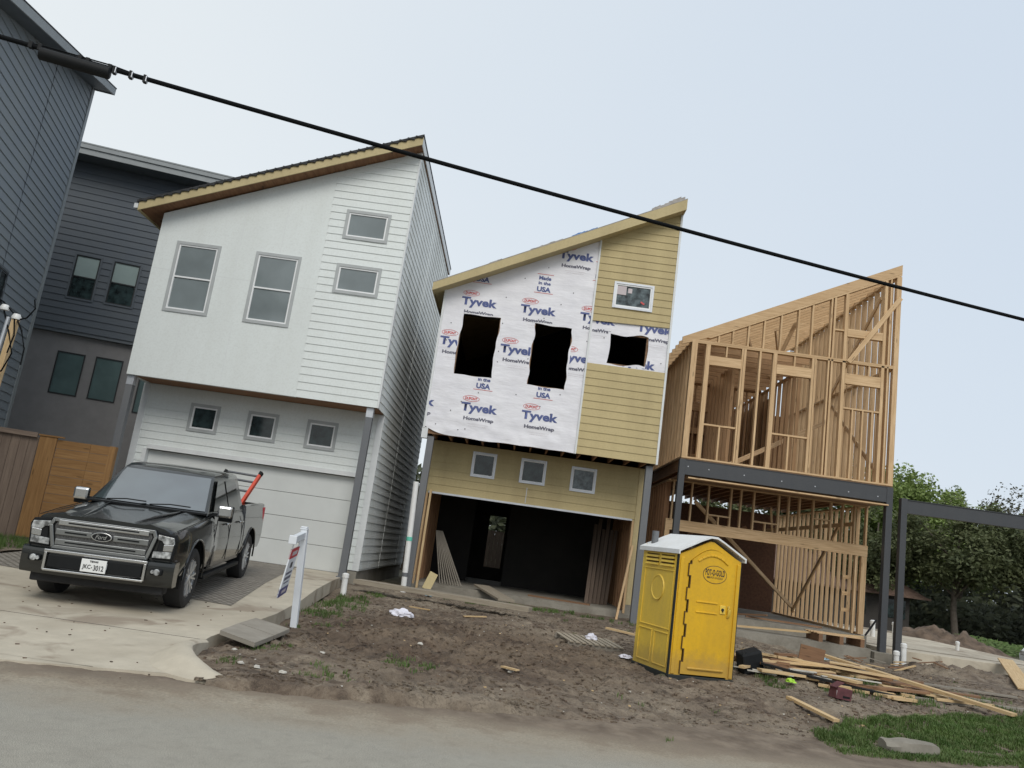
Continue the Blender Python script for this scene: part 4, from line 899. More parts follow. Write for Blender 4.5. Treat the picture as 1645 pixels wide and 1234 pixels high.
# ---------------------------------------------------------------- grey house on the left (set square to the street)
def grey_house():
    C0 = Vector((-12.593, 20.0, 0)); A = R(15.4); H = root('grey_house', 'dark grey house with lap siding over a taupe ground storey, left of the white house', 'house', (-13.5, 19, .5))
    # side wall: local x runs along v away from the street; the wall faces +u. frame rotates x->v : angle A+90
    FS = frame(C0, A+R(90))
    ztop = lambda v: 12.15 + .40*v*0 + (-(v)*.62)          # raking roof, rises towards the street
    wy = (-3.6, -2.45, 5.30, 6.05)
    mb = MB(FS); siding(mb, minus([[(-12, .5), (0, .5), (0, 12.0), (-12, 8.64)]], [(-3.6, -2.53, 5.33, 6.0)]), .5, .205, .018); mb.build('side_siding', 'grey_siding', H)
    mb = MB(FS); mb.box(-.19, .0, -.035, .02, .5, 11.95); mb.box(-3.66, -3.6, -.03, 0, 5.2, 6.2) if False else None; mb.build('corner_trim', 'grey_fascia', H)
    window(H, FS, -3.9, -2.45, 4.95, 6.1, trim=.05, trim_m='dark_grey_trim', fr_m='black_frame', pane_m='pane_dark')
    for v0 in (-2.9,):
        mb = MB(FS); mb.box(v0-.004, v0+.004, -.024, 0, .5, 11.15); mb.build('siding_joint', 'dark_grey_trim', H)
    # wall mass behind
    mb = MB(frame(C0, A)); mb.box(-7, -.02, -12, 0, .3, 8.5); mb.build('rear_wall', 'grey_siding', H)
    mb = MB(FS); mb.prism([(-12, 8.5), (0, 8.5), (0, 11.97), (-12, 8.61)], .02, 7); mb.build('gable_wall', 'grey_siding', H)
    # roof with a wide eave over the side wall
    zr = lambda v: 12.0+v*.28
    mb = MB(FS); mb.prism([(-12.5, zr(-12.5)), (.0, zr(0)), (.0, zr(0)+.06), (-12.5, zr(-12.5)+.06)], -.48, 7.3); mb.build('roof_soffit', 'dark_grey_trim', H)
    mb = MB(FS); mb.prism([(-12.5, zr(-12.5)-.02), (.0, zr(0)-.02), (.0, zr(0)+.17), (-12.5, zr(-12.5)+.17)], -.52, -.483); mb.prism([(.002, zr(0)-.02), (.03, zr(0)-.02), (.03, zr(0)+.17), (.002, zr(0)+.17)], -.52, 7.3); mb.build('fascia', 'grey_fascia', H)
    mb = MB(FS); mb.prism([(-12.5, zr(-12.5)+.172), (.04, zr(0)+.172), (.04, zr(0)+.20), (-12.5, zr(-12.5)+.20)], -.53, 7.3); mb.build('roof', 'shingle', H)
    # wing, set back 4 m
    FW = frame(C0+Matrix.Rotation(A, 3, 'Z')@Vector((0, 4.0, 0)), A)
    up = [(-.50, .28, 7.05, 8.48), (.56, 1.40, 7.08, 8.50)]; lo = [(-.36, .41, 4.19, 5.47), (.70, 1.47, 4.19, 5.49), (2.0, 2.8, 4.0, 5.5)]
    mb = MB(FW); siding(mb, minus([[(-3, 6.1), (3.4, 6.1), (3.4, 11.35), (-3, 11.35)]], [(a+.05, b-.05, c+.05, d-.05) for a, b, c, d in up]), 6.1, .205, .02, y=-.16); mb.build('wing_siding', 'wing_siding', H)
    mb = MB(FW); mb.box(-3, 3.4, -.15, .0, 6.0, 6.098); mb.box(-3, 3.4, .0, .2, 6.0, 6.098); mb.box(3.25, 3.42, -.19, 0, 6.1, 11.3); mb.build('band_board', 'dark_grey_trim', H)
    mb = MB(FW); flat(mb, minus([[(-3, .4), (3.4, .4), (3.4, 6.0), (-3, 6.0)]], [(a+.02, b-.02, c+.02, d-.02) for a, b, c, d in lo]), 0, .15); mb.build('render_wall', 'taupe', H)
    mb = MB(FW); mb.box(-3, 3.38, .16, 5, .4, 11.3); mb.build('rear_wall', 'taupe', H)
    for w in up: window(H, frame((C0+Matrix.Rotation(A, 3, 'Z')@Vector((0, 3.84, 0))), A), *w, trim=.05, trim_m='wing_siding', fr_m='black_frame', pane_m='pane_dark', split=True, upper='blind')
    for w in lo: window(H, FW, *w, trim=0, fr_m='black_frame', pane_m='pane_green', proud=.02)
    mb = MB(FW); mb.box(-3, 3.8, -.85, 5.2, 11.36, 11.42); mb.build('wing_soffit', 'dark_grey_trim', H)
    mb = MB(FW); mb.box(-3, 3.8, -.89, -.852, 11.34, 11.52); mb.box(-3, 3.8, -.93, -.88, 11.52, 11.64); mb.build('fascia', 'grey_fascia', H)
    mb = MB(FW); mb.prism([(-3, 11.65), (3.85, 11.65), (3.85, 11.69), (-3, 11.69)], -.94, 5.2); mb.build('wing_roof', 'grey_fascia', H)
grey_house()

# ---------------------------------------------------------------- fences
def fences():
    f = root('fence_panel', 'new cedar fence panel of horizontal boards beside the black truck', 'fence', (-8.4, 15.8, .5))
    z0, z1 = .55, 2.44; x0, x1 = -9.22, -7.72
    n = 11; h = (z1-z0)/n
    for (a, b) in ((x0+.34, x0+1.0), (x0+1.0, x1-.12)):
        for i in range(n):
            mb = MB(); mb.box(a+.003, b-.003, 15.80+random.uniform(0, .006), 15.82, z0+i*h+.004, z0+(i+1)*h-.002); mb.build('board', 'new_wood', f)
    mb = MB(); mb.box(x0, x0+.34, 15.77, 15.80, z0, z1+.03); mb.build('corner_board', 'new_wood', f)
    mb = MB(); mb.box(x1-.12, x1, 15.77, 15.87, z0-.1, z1+.01); mb.build('end_post', 'new_wood', f)
    mb = MB(); mb.box(x0-.02, x0+.45, 15.75, 15.84, z1+.032, z1+.06); mb.build('cap', 'new_wood', f)
    g = root('weathered_fence', 'old dark brown vertical board fence at the left edge of the photo', 'fence', (-10.5, 15.5, .5))
    for i in range(22):
        x = -9.25-i*.145; y = 15.78-i*.05
        mb = MB(); mb.obox((x-.07, y, 1.45), (.069, .024, 0), (0, .012, 0), (0, 0, 1.0+random.uniform(-.02, .02))); mb.build('board', 'fence_old', g)
    mb = MB(); mb.beam((-9.25, 15.74, 2.47), (-12.5, 14.65, 2.47), .05, .09); mb.build('rail', 'fence_old', g)
fences()
def sky_block_fence():  # added fence, hides the bright sky behind the garage's rear opening
    g = root('sky_block_fence', 'grey brown board fence added behind the houses to block bright sky in the open garage', 'fence', (0, 31.5, .2))
    for i in range(46):
        x = -4.5+i*.16; mb = MB(); mb.box(x, x+.155, 31.5, 31.52, .1, 2.15+random.uniform(-.02, .02)); mb.build('board', 'old_wood', g)
sky_block_fence()

# ---------------------------------------------------------------- power pole and cable
def pole():
    p = root('service_pole', 'timber temporary power post with looped black wires at the left edge', 'power pole', (-8.5, 13, .35))
    mb = MB(); mb.beam((-8.62, 13, .1), (-8.47, 13, 4.12), .09, .09); mb.build('post', 'pale_wood', p)
    mb = MB(); mb.tube([(-8.72, 12.97, 1), (-8.58, 12.97, 4.15)], .03, 10); mb.build('conduit', 'galv', p, smooth=40)
    mb = MB()
    for x, z in ((-8.47, 4.17), (-8.70, 4.30)): mb.lathe([(0, z+.06), (.05, z+.05), (.075, z-.0), (.07, z-.04), (0, z-.05)], 'z', 12, (x, 13, 0))
    mb.build('weather_cap', 'white_plastic', p, smooth=50)
    W_ = [[(-9.6, 13, 4.9), (-8.9, 13, 4.55), (-8.7, 13, 4.25), (-8.5, 12.95, 3.9), (-8.33, 12.9, 3.55), (-8.42, 12.9, 3.25), (-8.55, 12.9, 3.15)],
          [(-9.6, 13, 4.75), (-8.75, 13, 4.40), (-8.5, 13, 4.2), (-8.3, 12.95, 3.95), (-8.15, 12.9, 3.65), (-8.14, 12.9, 3.38)],
          [(-8.47, 12.95, 4.15), (-8.38, 12.92, 3.85), (-8.42, 12.92, 3.55)], [(-8.5, 13, 4.1), (-8.3, 13, 4.18), (-8.2, 13, 4.35), (-8.25, 13, 4.5)]]
    for w in W_:
        mb = MB(); mb.tube(w, .013, 6); mb.build('wire', 'cable', p, smooth=60)
pole()
CP = lambda k: Vector((-5.37+12.01*k, 6.95+3.88*k, 5.6 - .055*4*k*(1-k) + .02))
def cable():
    mb = MB(); mb.tube([CP(k/60-.7) if k < 0 else CP(-.7+k*2.4/60) for k in range(61)], .0235, 10)
    tag(mb.build('utility_cable', 'cable', smooth=60), 'thick black overhead cable crossing in front of the houses', 'cable')
    s = root('cable_splice', 'black cylindrical splice closure hanging on the overhead cable at top left', 'cable splice', CP(.06))
    d = (CP(.09)-CP(.02)).normalized()
    a, b = Vector((-5.02, 7.05, 5.585)), Vector((-4.45, 7.235, 5.575))
    mb = MB(); dz = Vector((0, 0, -.028))
    mb.tube([a+dz-d*.02, a+dz-d*.015, a+dz, b+dz, b+dz+d*.012], [.035, .054, .06, .06, .045], 14); mb.build('housing', 'black_plastic', s, smooth=50)
    for k in (-.055, .0):
        pass
    mb = MB(); up = Vector((0, 0, .055)); mb.tube([a-d*.35+up*.3, a+up, b+up*1.1, b+d*.55+up*.2], .007, 6); mb.build('strand', 'cable', s)
    for k in (-.10, -.02, .33, .40, .60):
        q = a.lerp(b, k/.6) if k > 0 else a+d*k
        mb = MB(); mb.obox(q+Vector((0, 0, .03)), d*.018, Vector((0, .02, 0)), Vector((0, 0, .035))); mb.build('clamp', 'black_plastic', s, bevel=.004)
    for k in (.04, .19, .32):
        q = b+d*k; mb = MB(); mb.obox(q+Vector((0, 0, .018)), d*.014, Vector((0, .02, 0)), Vector((0, 0, .042))); mb.build('spacer', 'black_plastic', s, bevel=.004)
        mb = MB(); mb.obox(q+d*.016+Vector((0, 0, .02)), d*.003, Vector((0, .022, 0)), Vector((0, 0, .03))); mb.build('tie', 'galv', s)
cable()

# ---------------------------------------------------------------- pickup truck (front is local -y, origin under the front axle)
def truck():
    T = root('pickup_truck', 'black four door pickup truck with chrome grille parked on the driveway', 'pickup truck', (-5.10, 11.35, .205)); T.scale = (.93, 1, .965)
    T.rotation_euler = (R(3.0), R(-.3), R(6.9))
    L = dict(local=True)
    RW = 3.72; WR = .415
    # ---- hull: profile half sections (x, z) at stations y
    def sec(y):
        # returns list of (x,z) from sill to centre top
        if y < .9:
            k = (y+.88)/1.78; k = max(0, min(1, k)); wN = 1.0 - .085*(1-min(1, (y+.88)/.45))**2 if y < -.43 else 1.0
            zt_ = 1.10+.16*k; dome = .035
            return [(.84*wN, .46), (.975*wN, .50), (1.0*wN, .62), (1.012*wN, .80), (1.0*wN, .95), (.975*wN, zt_-.095), (.93*wN, zt_-.03), (.86*wN, zt_+.005), (.70*wN, zt_+.022+.01), (.62*wN, zt_+.050), (.54*wN, zt_+.028), (.30*wN, zt_+.035), (0, zt_+.04)]
        elif y < 3.03:
            return [(.86, .42), (.955, .45), (.985, .58), (1.0, .80), (.992, .97), (.975, 1.10), (.955, 1.20), (.935, 1.262), (.90, 1.27), (.70, 1.27), (.54, 1.27), (.30, 1.27), (0, 1.27)]
        else:
            return [(.86, .48), (.965, .52), (.99, .62), (1.005, .80), (1.0, .97), (.985, 1.12), (.975, 1.26), (.965, 1.355), (.93, 1.375), (.87, 1.375), (.85, 1.36), (.30, 1.36), (0, 1.36)]
    ys = [-.88, -.86, -.78, -.65, -.5, -.3, -.1, .1, .3, .5, .7, .88, .905, 1.2, 1.8, 2.4, 3.0, 3.025, 3.035, 3.06, 3.4, 3.8, 4.3, 4.78, 4.82]
    full = []
    for y in ys:
        s_ = sec(y); k = .97 if y in (-.88, 4.82) else 1
        full.append([(-x*k, y, z) for x, z in s_] + [(x*k, y, z) for x, z in reversed(s_[:-1])])
    vs = [p for r_ in full for p in r_]; n = len(full[0]); fs = []
    for i in range(len(ys)-1):
        for j in range(n-1): fs.append((i*n+j, i*n+j+1, (i+1)*n+j+1, (i+1)*n+j))
        fs.append((i*n+n-1, i*n, (i+1)*n, (i+1)*n+n-1))
    fs.append(tuple(range(n))); fs.append(tuple(reversed(range((len(ys)-1)*n, len(ys)*n))))
    mb = MB(); mb.mesh(vs, fs); body = mb.build('body', 'car_paint', T, **L)
    cut = MB()
    for y in (0, RW):
        for s in (-1, 1): 
            cut.lathe([(0, s*.62), (.50, s*.62), (.50, s*1.3), (0, s*1.3)], 'x', 36, (0, y, WR+.03))
    cut.box(-.82, .82, 3.12, 4.74, .80, 1.6)
    co = cut.build('cutter', 'car_paint', None, merge=True)
    bo = body.modifiers.new('b', 'BOOLEAN'); bo.operation = 'DIFFERENCE'; bo.object = co; bo.solver = 'EXACT'
    T_m = T.matrix_basis.copy(); bpy.context.view_layer.update()
    # evaluate with both in the truck's own frame
    co.parent = T; bpy.context.view_layer.update()
    ev = body.evaluated_get(bpy.context.evaluated_depsgraph_get()); me = bpy.data.meshes.new_from_object(ev)
    body.modifiers.clear(); body.data = me; bpy.data.objects.remove(co)
    me.shade_smooth(); me.set_sharp_from_angle(angle=R(28))
    me.materials.clear(); me.materials.append(M['car_paint'])
    # dark liners inside arches and bed
    mb = MB()
    for y in (0, RW):
        for s in (-1, 1):
            pts = [(math.cos(R(a))*.495, math.sin(R(a))*.495) for a in range(-25, 206, 11)]
            for (a, b), (c, d) in zip(pts, pts[1:]): mb.face([(s*.63, y+a, WR+.03+b), (s*.97, y+a, WR+.03+b), (s*.97, y+c, WR+.03+d), (s*.63, y+c, WR+.03+d)])
            mb.face([(s*.632, y+a, WR+.03+b) for a, b in pts])
    mb.box(-.62, .62, -.8, 4.7, .34, .455); mb.build('underbody', 'black_plastic', T, fixn=False, **L)
    mb = MB(); mb.box(-.815, .815, 3.125, 4.735, .805, .82); mb.build('bed_liner', 'black_plastic', T, **L)
    # arch lips
    mb = MB()
    for y in (0, RW):
        for s in (-1, 1):
            mb.tube([(s*1.005, y+math.cos(R(a))*.505, WR+.03+math.sin(R(a))*.505) for a in range(-8, 189, 9)], .016, 6)
    mb.each('arch_lip', 'car_paint', T, smooth=60, **L)
    # ---- cab greenhouse
    rings = []
    def ring(z, yf, yb, xf, xb): return [(-xf, yf, z), (-xf*.55, yf-.05, z), (0, yf-.07, z), (xf*.55, yf-.05, z), (xf, yf, z), (xb, (yf+yb)/2, z), (xb, yb-.02, z), (xb*.9, yb, z), (0, yb+.01, z), (-xb*.9, yb, z), (-xb, yb-.02, z), (-xb, (yf+yb)/2, z)]
    rg = [ring(1.25, .62, 3.02, .90, .93), ring(1.30, .70, 3.02, .875, .915), ring(1.80, 1.36, 2.93, .715, .745), ring(1.87, 1.50, 2.90, .68, .715), ring(1.905, 1.72, 2.85, .60, .64), ring(1.92, 2.0, 2.6, .3, .35)]
    vs = [p for r_ in rg for p in r_]; n = 12; fs = [(i*n+j, i*n+(j+1) % n, (i+1)*n+(j+1) % n, (i+1)*n+j) for i in range(len(rg)-1) for j in range(n)]; fs.append(tuple(range(5*n, 6*n)))
    mb = MB(); mb.mesh(vs, fs); mb.build('cab', 'car_paint', T, smooth=50, **L)
    # windscreen
    def lerp(a, b, k): return tuple(a[i]+(b[i]-a[i])*k for i in range(3))
    mb = MB(); cols = []
    for j in range(5):
        a, b = Vector(rg[1][j]), Vector(rg[2][j]); nrm = Vector((0, -.7, .65))*.012
        cols.append([a.lerp(b, k)+nrm for k in (.0, .5, .97)])
    cols[0] = [c+Vector((.045, 0, 0)) for c in cols[0]]; cols[4] = [c-Vector((.045, 0, 0)) for c in cols[4]]
    for j in range(4):
        for i in range(2): mb.face([cols[j][i], cols[j+1][i], cols[j+1][i+1], cols[j][i+1]])
    ws = mb.build('windscreen', 'screen_glass', T, smooth=60, merge=True, fixn=False, **L)
    mb = MB()
    for x0, x1 in ((-.62, -.05), (.02, .62)): mb.tube([(x0, .60, 1.315), ((x0+x1)/2, .60, 1.35), (x1, .64+.0, 1.345)], .010, 6)
    mb.each('wiper', 'black_plastic', T, **L)
    mb = MB(); mb.box(-.88, .88, .52, .66, 1.262, 1.285); mb.build('cowl', 'black_plastic', T, **L)
    mb = MB(); mb.obox((.66, .79, 1.36), (.045, 0, 0), (0, .018, .02), (0, .003, -.003)); mb.build('sticker', 'vinyl', ws, **L)
    # side glass
    def sidepane(y0b, y1b, y0t, y1t, s):
        xb_, xt_ = .905, .752; z0_, z1_ = 1.315, 1.775
        mb = MB(); q = [(s*(xb_+.012), y0b, z0_), (s*(xb_+.012), y1b, z0_), (s*(xt_+.010), y1t, z1_), (s*(xt_+.010), y0t, z1_)]
        mb.face(q if s > 0 else q[::-1]); return mb.build('side_window', 'car_glass', T, fixn=False, **L)
    for s in (-1, 1):
        sidepane(.90, 1.83, 1.42, 1.83, s); sidepane(1.93, 2.72, 1.93, 2.66, s)
        mb = MB(); mb.box(min(s*.925, s*.952), max(s*.925, s*.952), .9, 2.78, 1.285, 1.303); mb.build('belt_trim', 'satin', T, **L)
        # doors: shut lines and handles
        mb = MB()
        for y in (.93, 1.88, 2.86): mb.box(min(s*.99, s*1.002), max(s*.99, s*1.002), y-.004, y+.004, .52, 1.20)
        mb.each('door_seam', 'black_plastic', T, **L)
        for y in (1.68, 2.62):
            mb = MB(); mb.tube([(s*1.0, y-.10, 1.10), (s*1.028, y-.07, 1.105), (s*1.028, y+.07, 1.105), (s*1.0, y+.10, 1.10)], .016, 8); mb.build('door_handle', 'chrome', T, smooth=50, **L)
        mb = MB(); mb.box(min(s*.9, s*1.01), max(s*.9, s*1.01), .62, 3.0, .33, .39); mb.build('side_step', 'black_plastic', T, bevel=.012, **L)
        # mirror
        mb = MB(); mb.obox((s*1.10, .86, 1.33), (.115, 0, 0), (0, .05, 0), (0, 0, .09)); mi = mb.build('mirror', 'chrome', T, bevel=.035, **L)
        mb = MB(); mb.obox((s*1.11, .915, 1.30), (.11, 0, 0), (0, .02, 0), (0, 0, .12)); mb.build('mirror_glass', 'black_plastic', mi, bevel=.015, **L)
        mb = MB(); mb.beam((s*.9, .88, 1.27), (s*1.06, .88, 1.27), .05, .05); mb.build('mirror_arm', 'black_plastic', mi, **L)
        # badge on the front wing
        bm = text('F-150', .07, None, None, .0, 0, bold=.002, width=.2, height=.045)
        FM = Matrix.Translation((s*1.016, .66, 1.0)) @ Matrix.Rotation(R(90*s), 4, 'Z'); emit([bm], 'badge', 'chrome', FM, T, -.003, local=True)
    # tail lamps
    for s in (-1, 1):
        mb = MB(); mb.box(min(s*.86, s*.99), max(s*.86, s*.99), 4.70, 4.835, .88, 1.30); mb.build('tail_lamp', 'sign_red', T, bevel=.01, **L)
    # ---- front end
    yF = -.90
    mb = MB(); P = [(-.66, 1.085), (.66, 1.085), (.70, 1.0), (.62, .70), (-.62, .70), (-.70, 1.0)]; mb.prism([(x, z) for x, z in P], yF-.01, yF+.06); gr = mb.build('grille', 'black_plastic', T, bevel=.01, **L)
    mb = MB(); mb.prism([(-.60, 1.05), (.60, 1.05), (.63, .99), (.57, .725), (-.57, .725), (-.63, .99)], yF-.022, yF-.012)
    mb.build('grille_mesh', 'grille_mesh', gr, **L)
    def ringpoly(P, w, y0, y1, mat, nm, par):
        c = (sum(p[0] for p in P)/len(P), sum(p[1] for p in P)/len(P)); mb = MB(); n = len(P)
        Q = []
        for i in range(n):
            p0, p1, p2 = Vector(P[i-1]), Vector(P[i]), Vector(P[(i+1) % n]); d1 = (p1-p0).normalized(); d2 = (p2-p1).normalized(); nn = (Vector((-d1.y, d1.x))+Vector((-d2.y, d2.x))); nn = nn/(max(.3, nn.length_squared/2))
            q = p1+nn*w
            if (q-Vector(c)).length > (p1-Vector(c)).length: q = p1-nn*w
            Q.append(q)
        for i in range(n):
            j = (i+1) % n; mb.prism([P[i], P[j], tuple(Q[j]), tuple(Q[i])], y0, y1)
        return mb.build(nm, mat, par, bevel=.006, **L)
    ringpoly(P, .045, yF-.045, yF-.005, 'satin', 'grille_surround', gr)
    for z, w, hh in ((1.035, .585, .034), (.915, .60, .038), (.79, .585, .036)):
        for s in ((-1, 1) if z == .915 else (0,)):
            mb = MB()
            if s: mb.box(min(s*.14, s*w), max(s*.14, s*w), yF-.05, yF-.02, z-hh, z+hh)
            else: mb.box(-w, w, yF-.05, yF-.02, z-hh, z+hh)
            bar = mb.build('grille_bar', 'chrome' if z > 1 else 'satin', gr, bevel=.008, **L)
            mb = MB()
            if s: mb.box(min(s*.20, s*(w-.12)), max(s*.20, s*(w-.12)), yF-.056, yF-.049, z-.010, z+.010)
            else: mb.box(-w+.13, w-.13, yF-.056, yF-.049, z-.009, z+.009)
            mb.build('bar_slot', 'black_plastic', bar, **L)
    # oval emblem
    def disc(rx, rz, y0, y1, z, mat, nm, par):
        mb = MB(); mb.prism([(rx*math.cos(2*math.pi*i/32), z+rz*math.sin(2*math.pi*i/32)) for i in range(32)], y0, y1); return mb.build(nm, mat, par, bevel=.003, **L)
    em = disc(.135, .058, yF-.075, yF-.03, .915, 'chrome', 'emblem', gr); disc(.118, .047, yF-.082, yF-.074, .915, 'black_plastic', 'emblem_face', gr)
    emit([text('Ford', .1, None, None, 0, .915, shear=.35, bold=.001, width=.15, height=.055)], 'emblem_script', 'chrome', Matrix.Identity(4), gr, yF-.084, local=True)
    # headlights: C shape, dark housing with clear lens blocks
    for s in (-1, 1):
        X = lambda a, b: (min(s*a, s*b), max(s*a, s*b))
        mb = MB(); mb.prism([(s*.69, 1.075), (s*.92, 1.05), (s*.955, .98), (s*.93, .72), (s*.66, .71), (s*.70, .80), (s*.72, .98)], yF+.0, yF+.10); hl = mb.build('headlight', 'black_plastic', T, bevel=.012, **L)
        mb = MB(); mb.prism([(s*.70, 1.035), (s*.915, 1.015), (s*.93, .93), (s*.80, .915), (s*.76, .96), (s*.705, .97)], yF-.018, yF+.002); mb.build('lens', 'lamp', hl, bevel=.006, **L)
        mb = MB(); mb.prism([(s*.79, .915), (s*.925, .93), (s*.915, .84), (s*.79, .83)], yF-.014, yF+.002); mb.build('lens', 'chrome', hl, bevel=.01, **L)
        mb = MB(); mb.prism([(s*.67, .815), (s*.91, .835), (s*.905, .745), (s*.665, .735)], yF-.016, yF+.002); mb.build('lens', 'lamp', hl, bevel=.006, **L)
        # fog lamp
        mb = MB(); mb.box(*X(.70, .86), yF-.10, yF-.03, .53, .61); fg = mb.build('fog_lamp', 'black_plastic', T, bevel=.02, **L)
        mb = MB(); mb.lathe([(0, yF-.110), (.035, yF-.110), (.042, yF-.10)], 'y', 16, (s*.79, 0, .57)); mb.lathe([(0, yF-.108), (.02, yF-.108), (.025, yF-.10)], 'y', 12, (s*.735, 0, .57)); mb.build('lens', 'lamp', fg, **L)
    # bumper
    def curve_y(x): return yF-.095+.10*(abs(x)/.98)**3
    mb = MB(); xs = [-.985, -.93, -.8, -.6, -.3, 0, .3, .6, .8, .93, .985]; pr = [(.03, .375), (-.0, .43), (-.01, .62), (.0, .685), (.03, .70)]
    vs = []; 
    for x in xs:
        for dy, z in pr: vs.append((x, curve_y(x)+dy, z))
        vs.append((x, -.70, .70)); vs.append((x, -.70, .375))
    n = 7; fs = [(i*n+j, i*n+(j+1) % n, (i+1)*n+(j+1) % n, (i+1)*n+j) for i in range(len(xs)-1) for j in range(n)]+[tuple(range(n)), tuple(reversed(range((len(xs)-1)*n, len(xs)*n)))]
    mb.mesh(vs, fs); bu = mb.build('bumper', 'car_paint', T, smooth=40, **L)
    yb = yF-.112
    mb = MB()
    mb.box(-.66, .66, yb-.012, yb+.02, .655, .695); mb.obox((-.635, yb+.006, .55), (.018, 0, 0), (0, .016, 0), (-.0, 0, .11)); mb.obox((.635, yb+.006, .55), (.018, 0, 0), (0, .016, 0), (0, 0, .11)); mb.box(-.64, .64, yb-.012, yb+.02, .425, .455)
    mb.build('bumper_trim', 'chrome', bu, bevel=.008, **L)
    mb = MB(); mb.box(-.60, .60, yb-.002, yb+.02, .475, .635); mb.build('bumper_opening', 'black_plastic', bu, bevel=.01, **L)
    mb = MB(); mb.box(-.86, .86, -.83, -.60, .26, .42); mb.build('air_dam', 'rubber', bu, bevel=.02, **L)
    mb = MB(); mb.box(-.16, .16, yb-.035, yb-.02, .475, .635); mb.box(-.16, .16, yb-.02, yb+.0, .52, .6); pl = mb.build('number_plate', 'plate', T, bevel=.004, **L)
    I = Matrix.Identity(4)
    emit([text('JKC', .1, None, None, -.085, .535, bold=.002, width=.105, height=.068), text('3012', .1, None, None, .068, .535, bold=.002, width=.13, height=.068), text('•', .08, None, None, -.018, .535, width=.014, height=.014), text('TEXAS', .04, None, None, 0, .61, bold=.002, width=.11, height=.024)], 'plate_lettering', 'ink', I, pl, yb-.038, local=True)
    # hood creases
    mb = MB()
    for s in (-1, 1): mb.tube([(s*.34, -.84, 1.145), (s*.40, -.3, 1.20), (s*.50, .3, 1.25), (s*.56, .8, 1.29)], [.004, .018, .018, .01], 6)
    mb.each('hood_crease', 'car_paint', T, smooth=60, **L)
    mb = MB()
    for s in (-1, 1): mb.tube([(s*.90, -.80, 1.095), (s*.925, -.2, 1.155), (s*.925, .5, 1.22), (s*.91, .84, 1.25)], .006, 5)
    mb.each('hood_seam', 'black_plastic', T, **L)
    # ---- wheels
    def wheel(x, y, s):
        mb = MB(); w = .135
        mb.lathe([(.25, -w*.8), (.30, -w), (.375, -w), (.405, -w*.85), (.415, -w*.5), (.415, w*.5), (.405, w*.85), (.375, w), (.30, w), (.25, w*.8)], 'x', 40, (0, 0, 0))
        wh = bpy.data.objects.new('wheel', None); COL.objects.link(wh); wh.parent = T; wh.location = (x, y, WR); wh.empty_display_size = .1
        mb.build('tyre', 'rubber', wh, smooth=35, **L)
        mb = MB(); o = s*.06
        mb.lathe([(.275, s*.10), (.262, s*.115), (.248, s*.10), (.24, s*.02), (.10, s*.0), (0, 0)], 'x', 36)
        mb.build('rim', 'alloy', wh, smooth=35, **L)
        mb = MB()
        for k in range(7):
            a = 2*math.pi*k/7
            for da in (-.15, .15):
                p = Vector((s*.085, math.cos(a+da*.35)*.05, math.sin(a+da*.35)*.05)); q = Vector((s*.105, math.cos(a+da)*.252, math.sin(a+da)*.252)); mb.beam(p, q, .024, .048, (s, 0, 0))
        mb.lathe([(.262, s*.118), (.278, s*.108), (.262, s*.098)], 'x', 36)
        mb.lathe([(.0, s*.115), (.04, s*.112), (.055, s*.09)], 'x', 20); mb.build('spokes', 'alloy', wh, smooth=35, **L)
    for y in (0, RW):
        for s in (-1, 1): wheel(s*.855, y, s)
    return T
TRUCK = truck()
def ladder():
    # lies in the truck bed, its feet against the bulkhead, top end out over the left side
    o = root('extension_ladder', 'orange fibreglass ladder sticking up out of the truck bed', 'ladder', (-5.0, 15.3, 1.6))
    a0, a1 = Vector((-5.12, 15.2, 1.28)), Vector((-4.78, 15.5, 2.30)); off = Vector((-.66, .02, .02))
    for d in (Vector((0, 0, 0)), off+Vector((0, 0, -.07))):
        mb = MB(); mb.beam(a0+d, a1+d, .05, .10, (0, -1, .2)); rl = mb.build('rail', 'orange', o)
        mb = MB(); v = (a1-a0).normalized(); mb.beam(a1+d-v*.02, a1+d+v*.05, .058, .11, (0, -1, .2)); mb.build('end_cap', 'black_plastic', rl, bevel=.006)
    for k in (.12, .3, .48, .66, .84, .96):
        p = a0.lerp(a1, k); mb = MB(); mb.tube([p, p+off], .022, 8); mb.build('rung', 'steel_grey', o, smooth=50)
ladder()

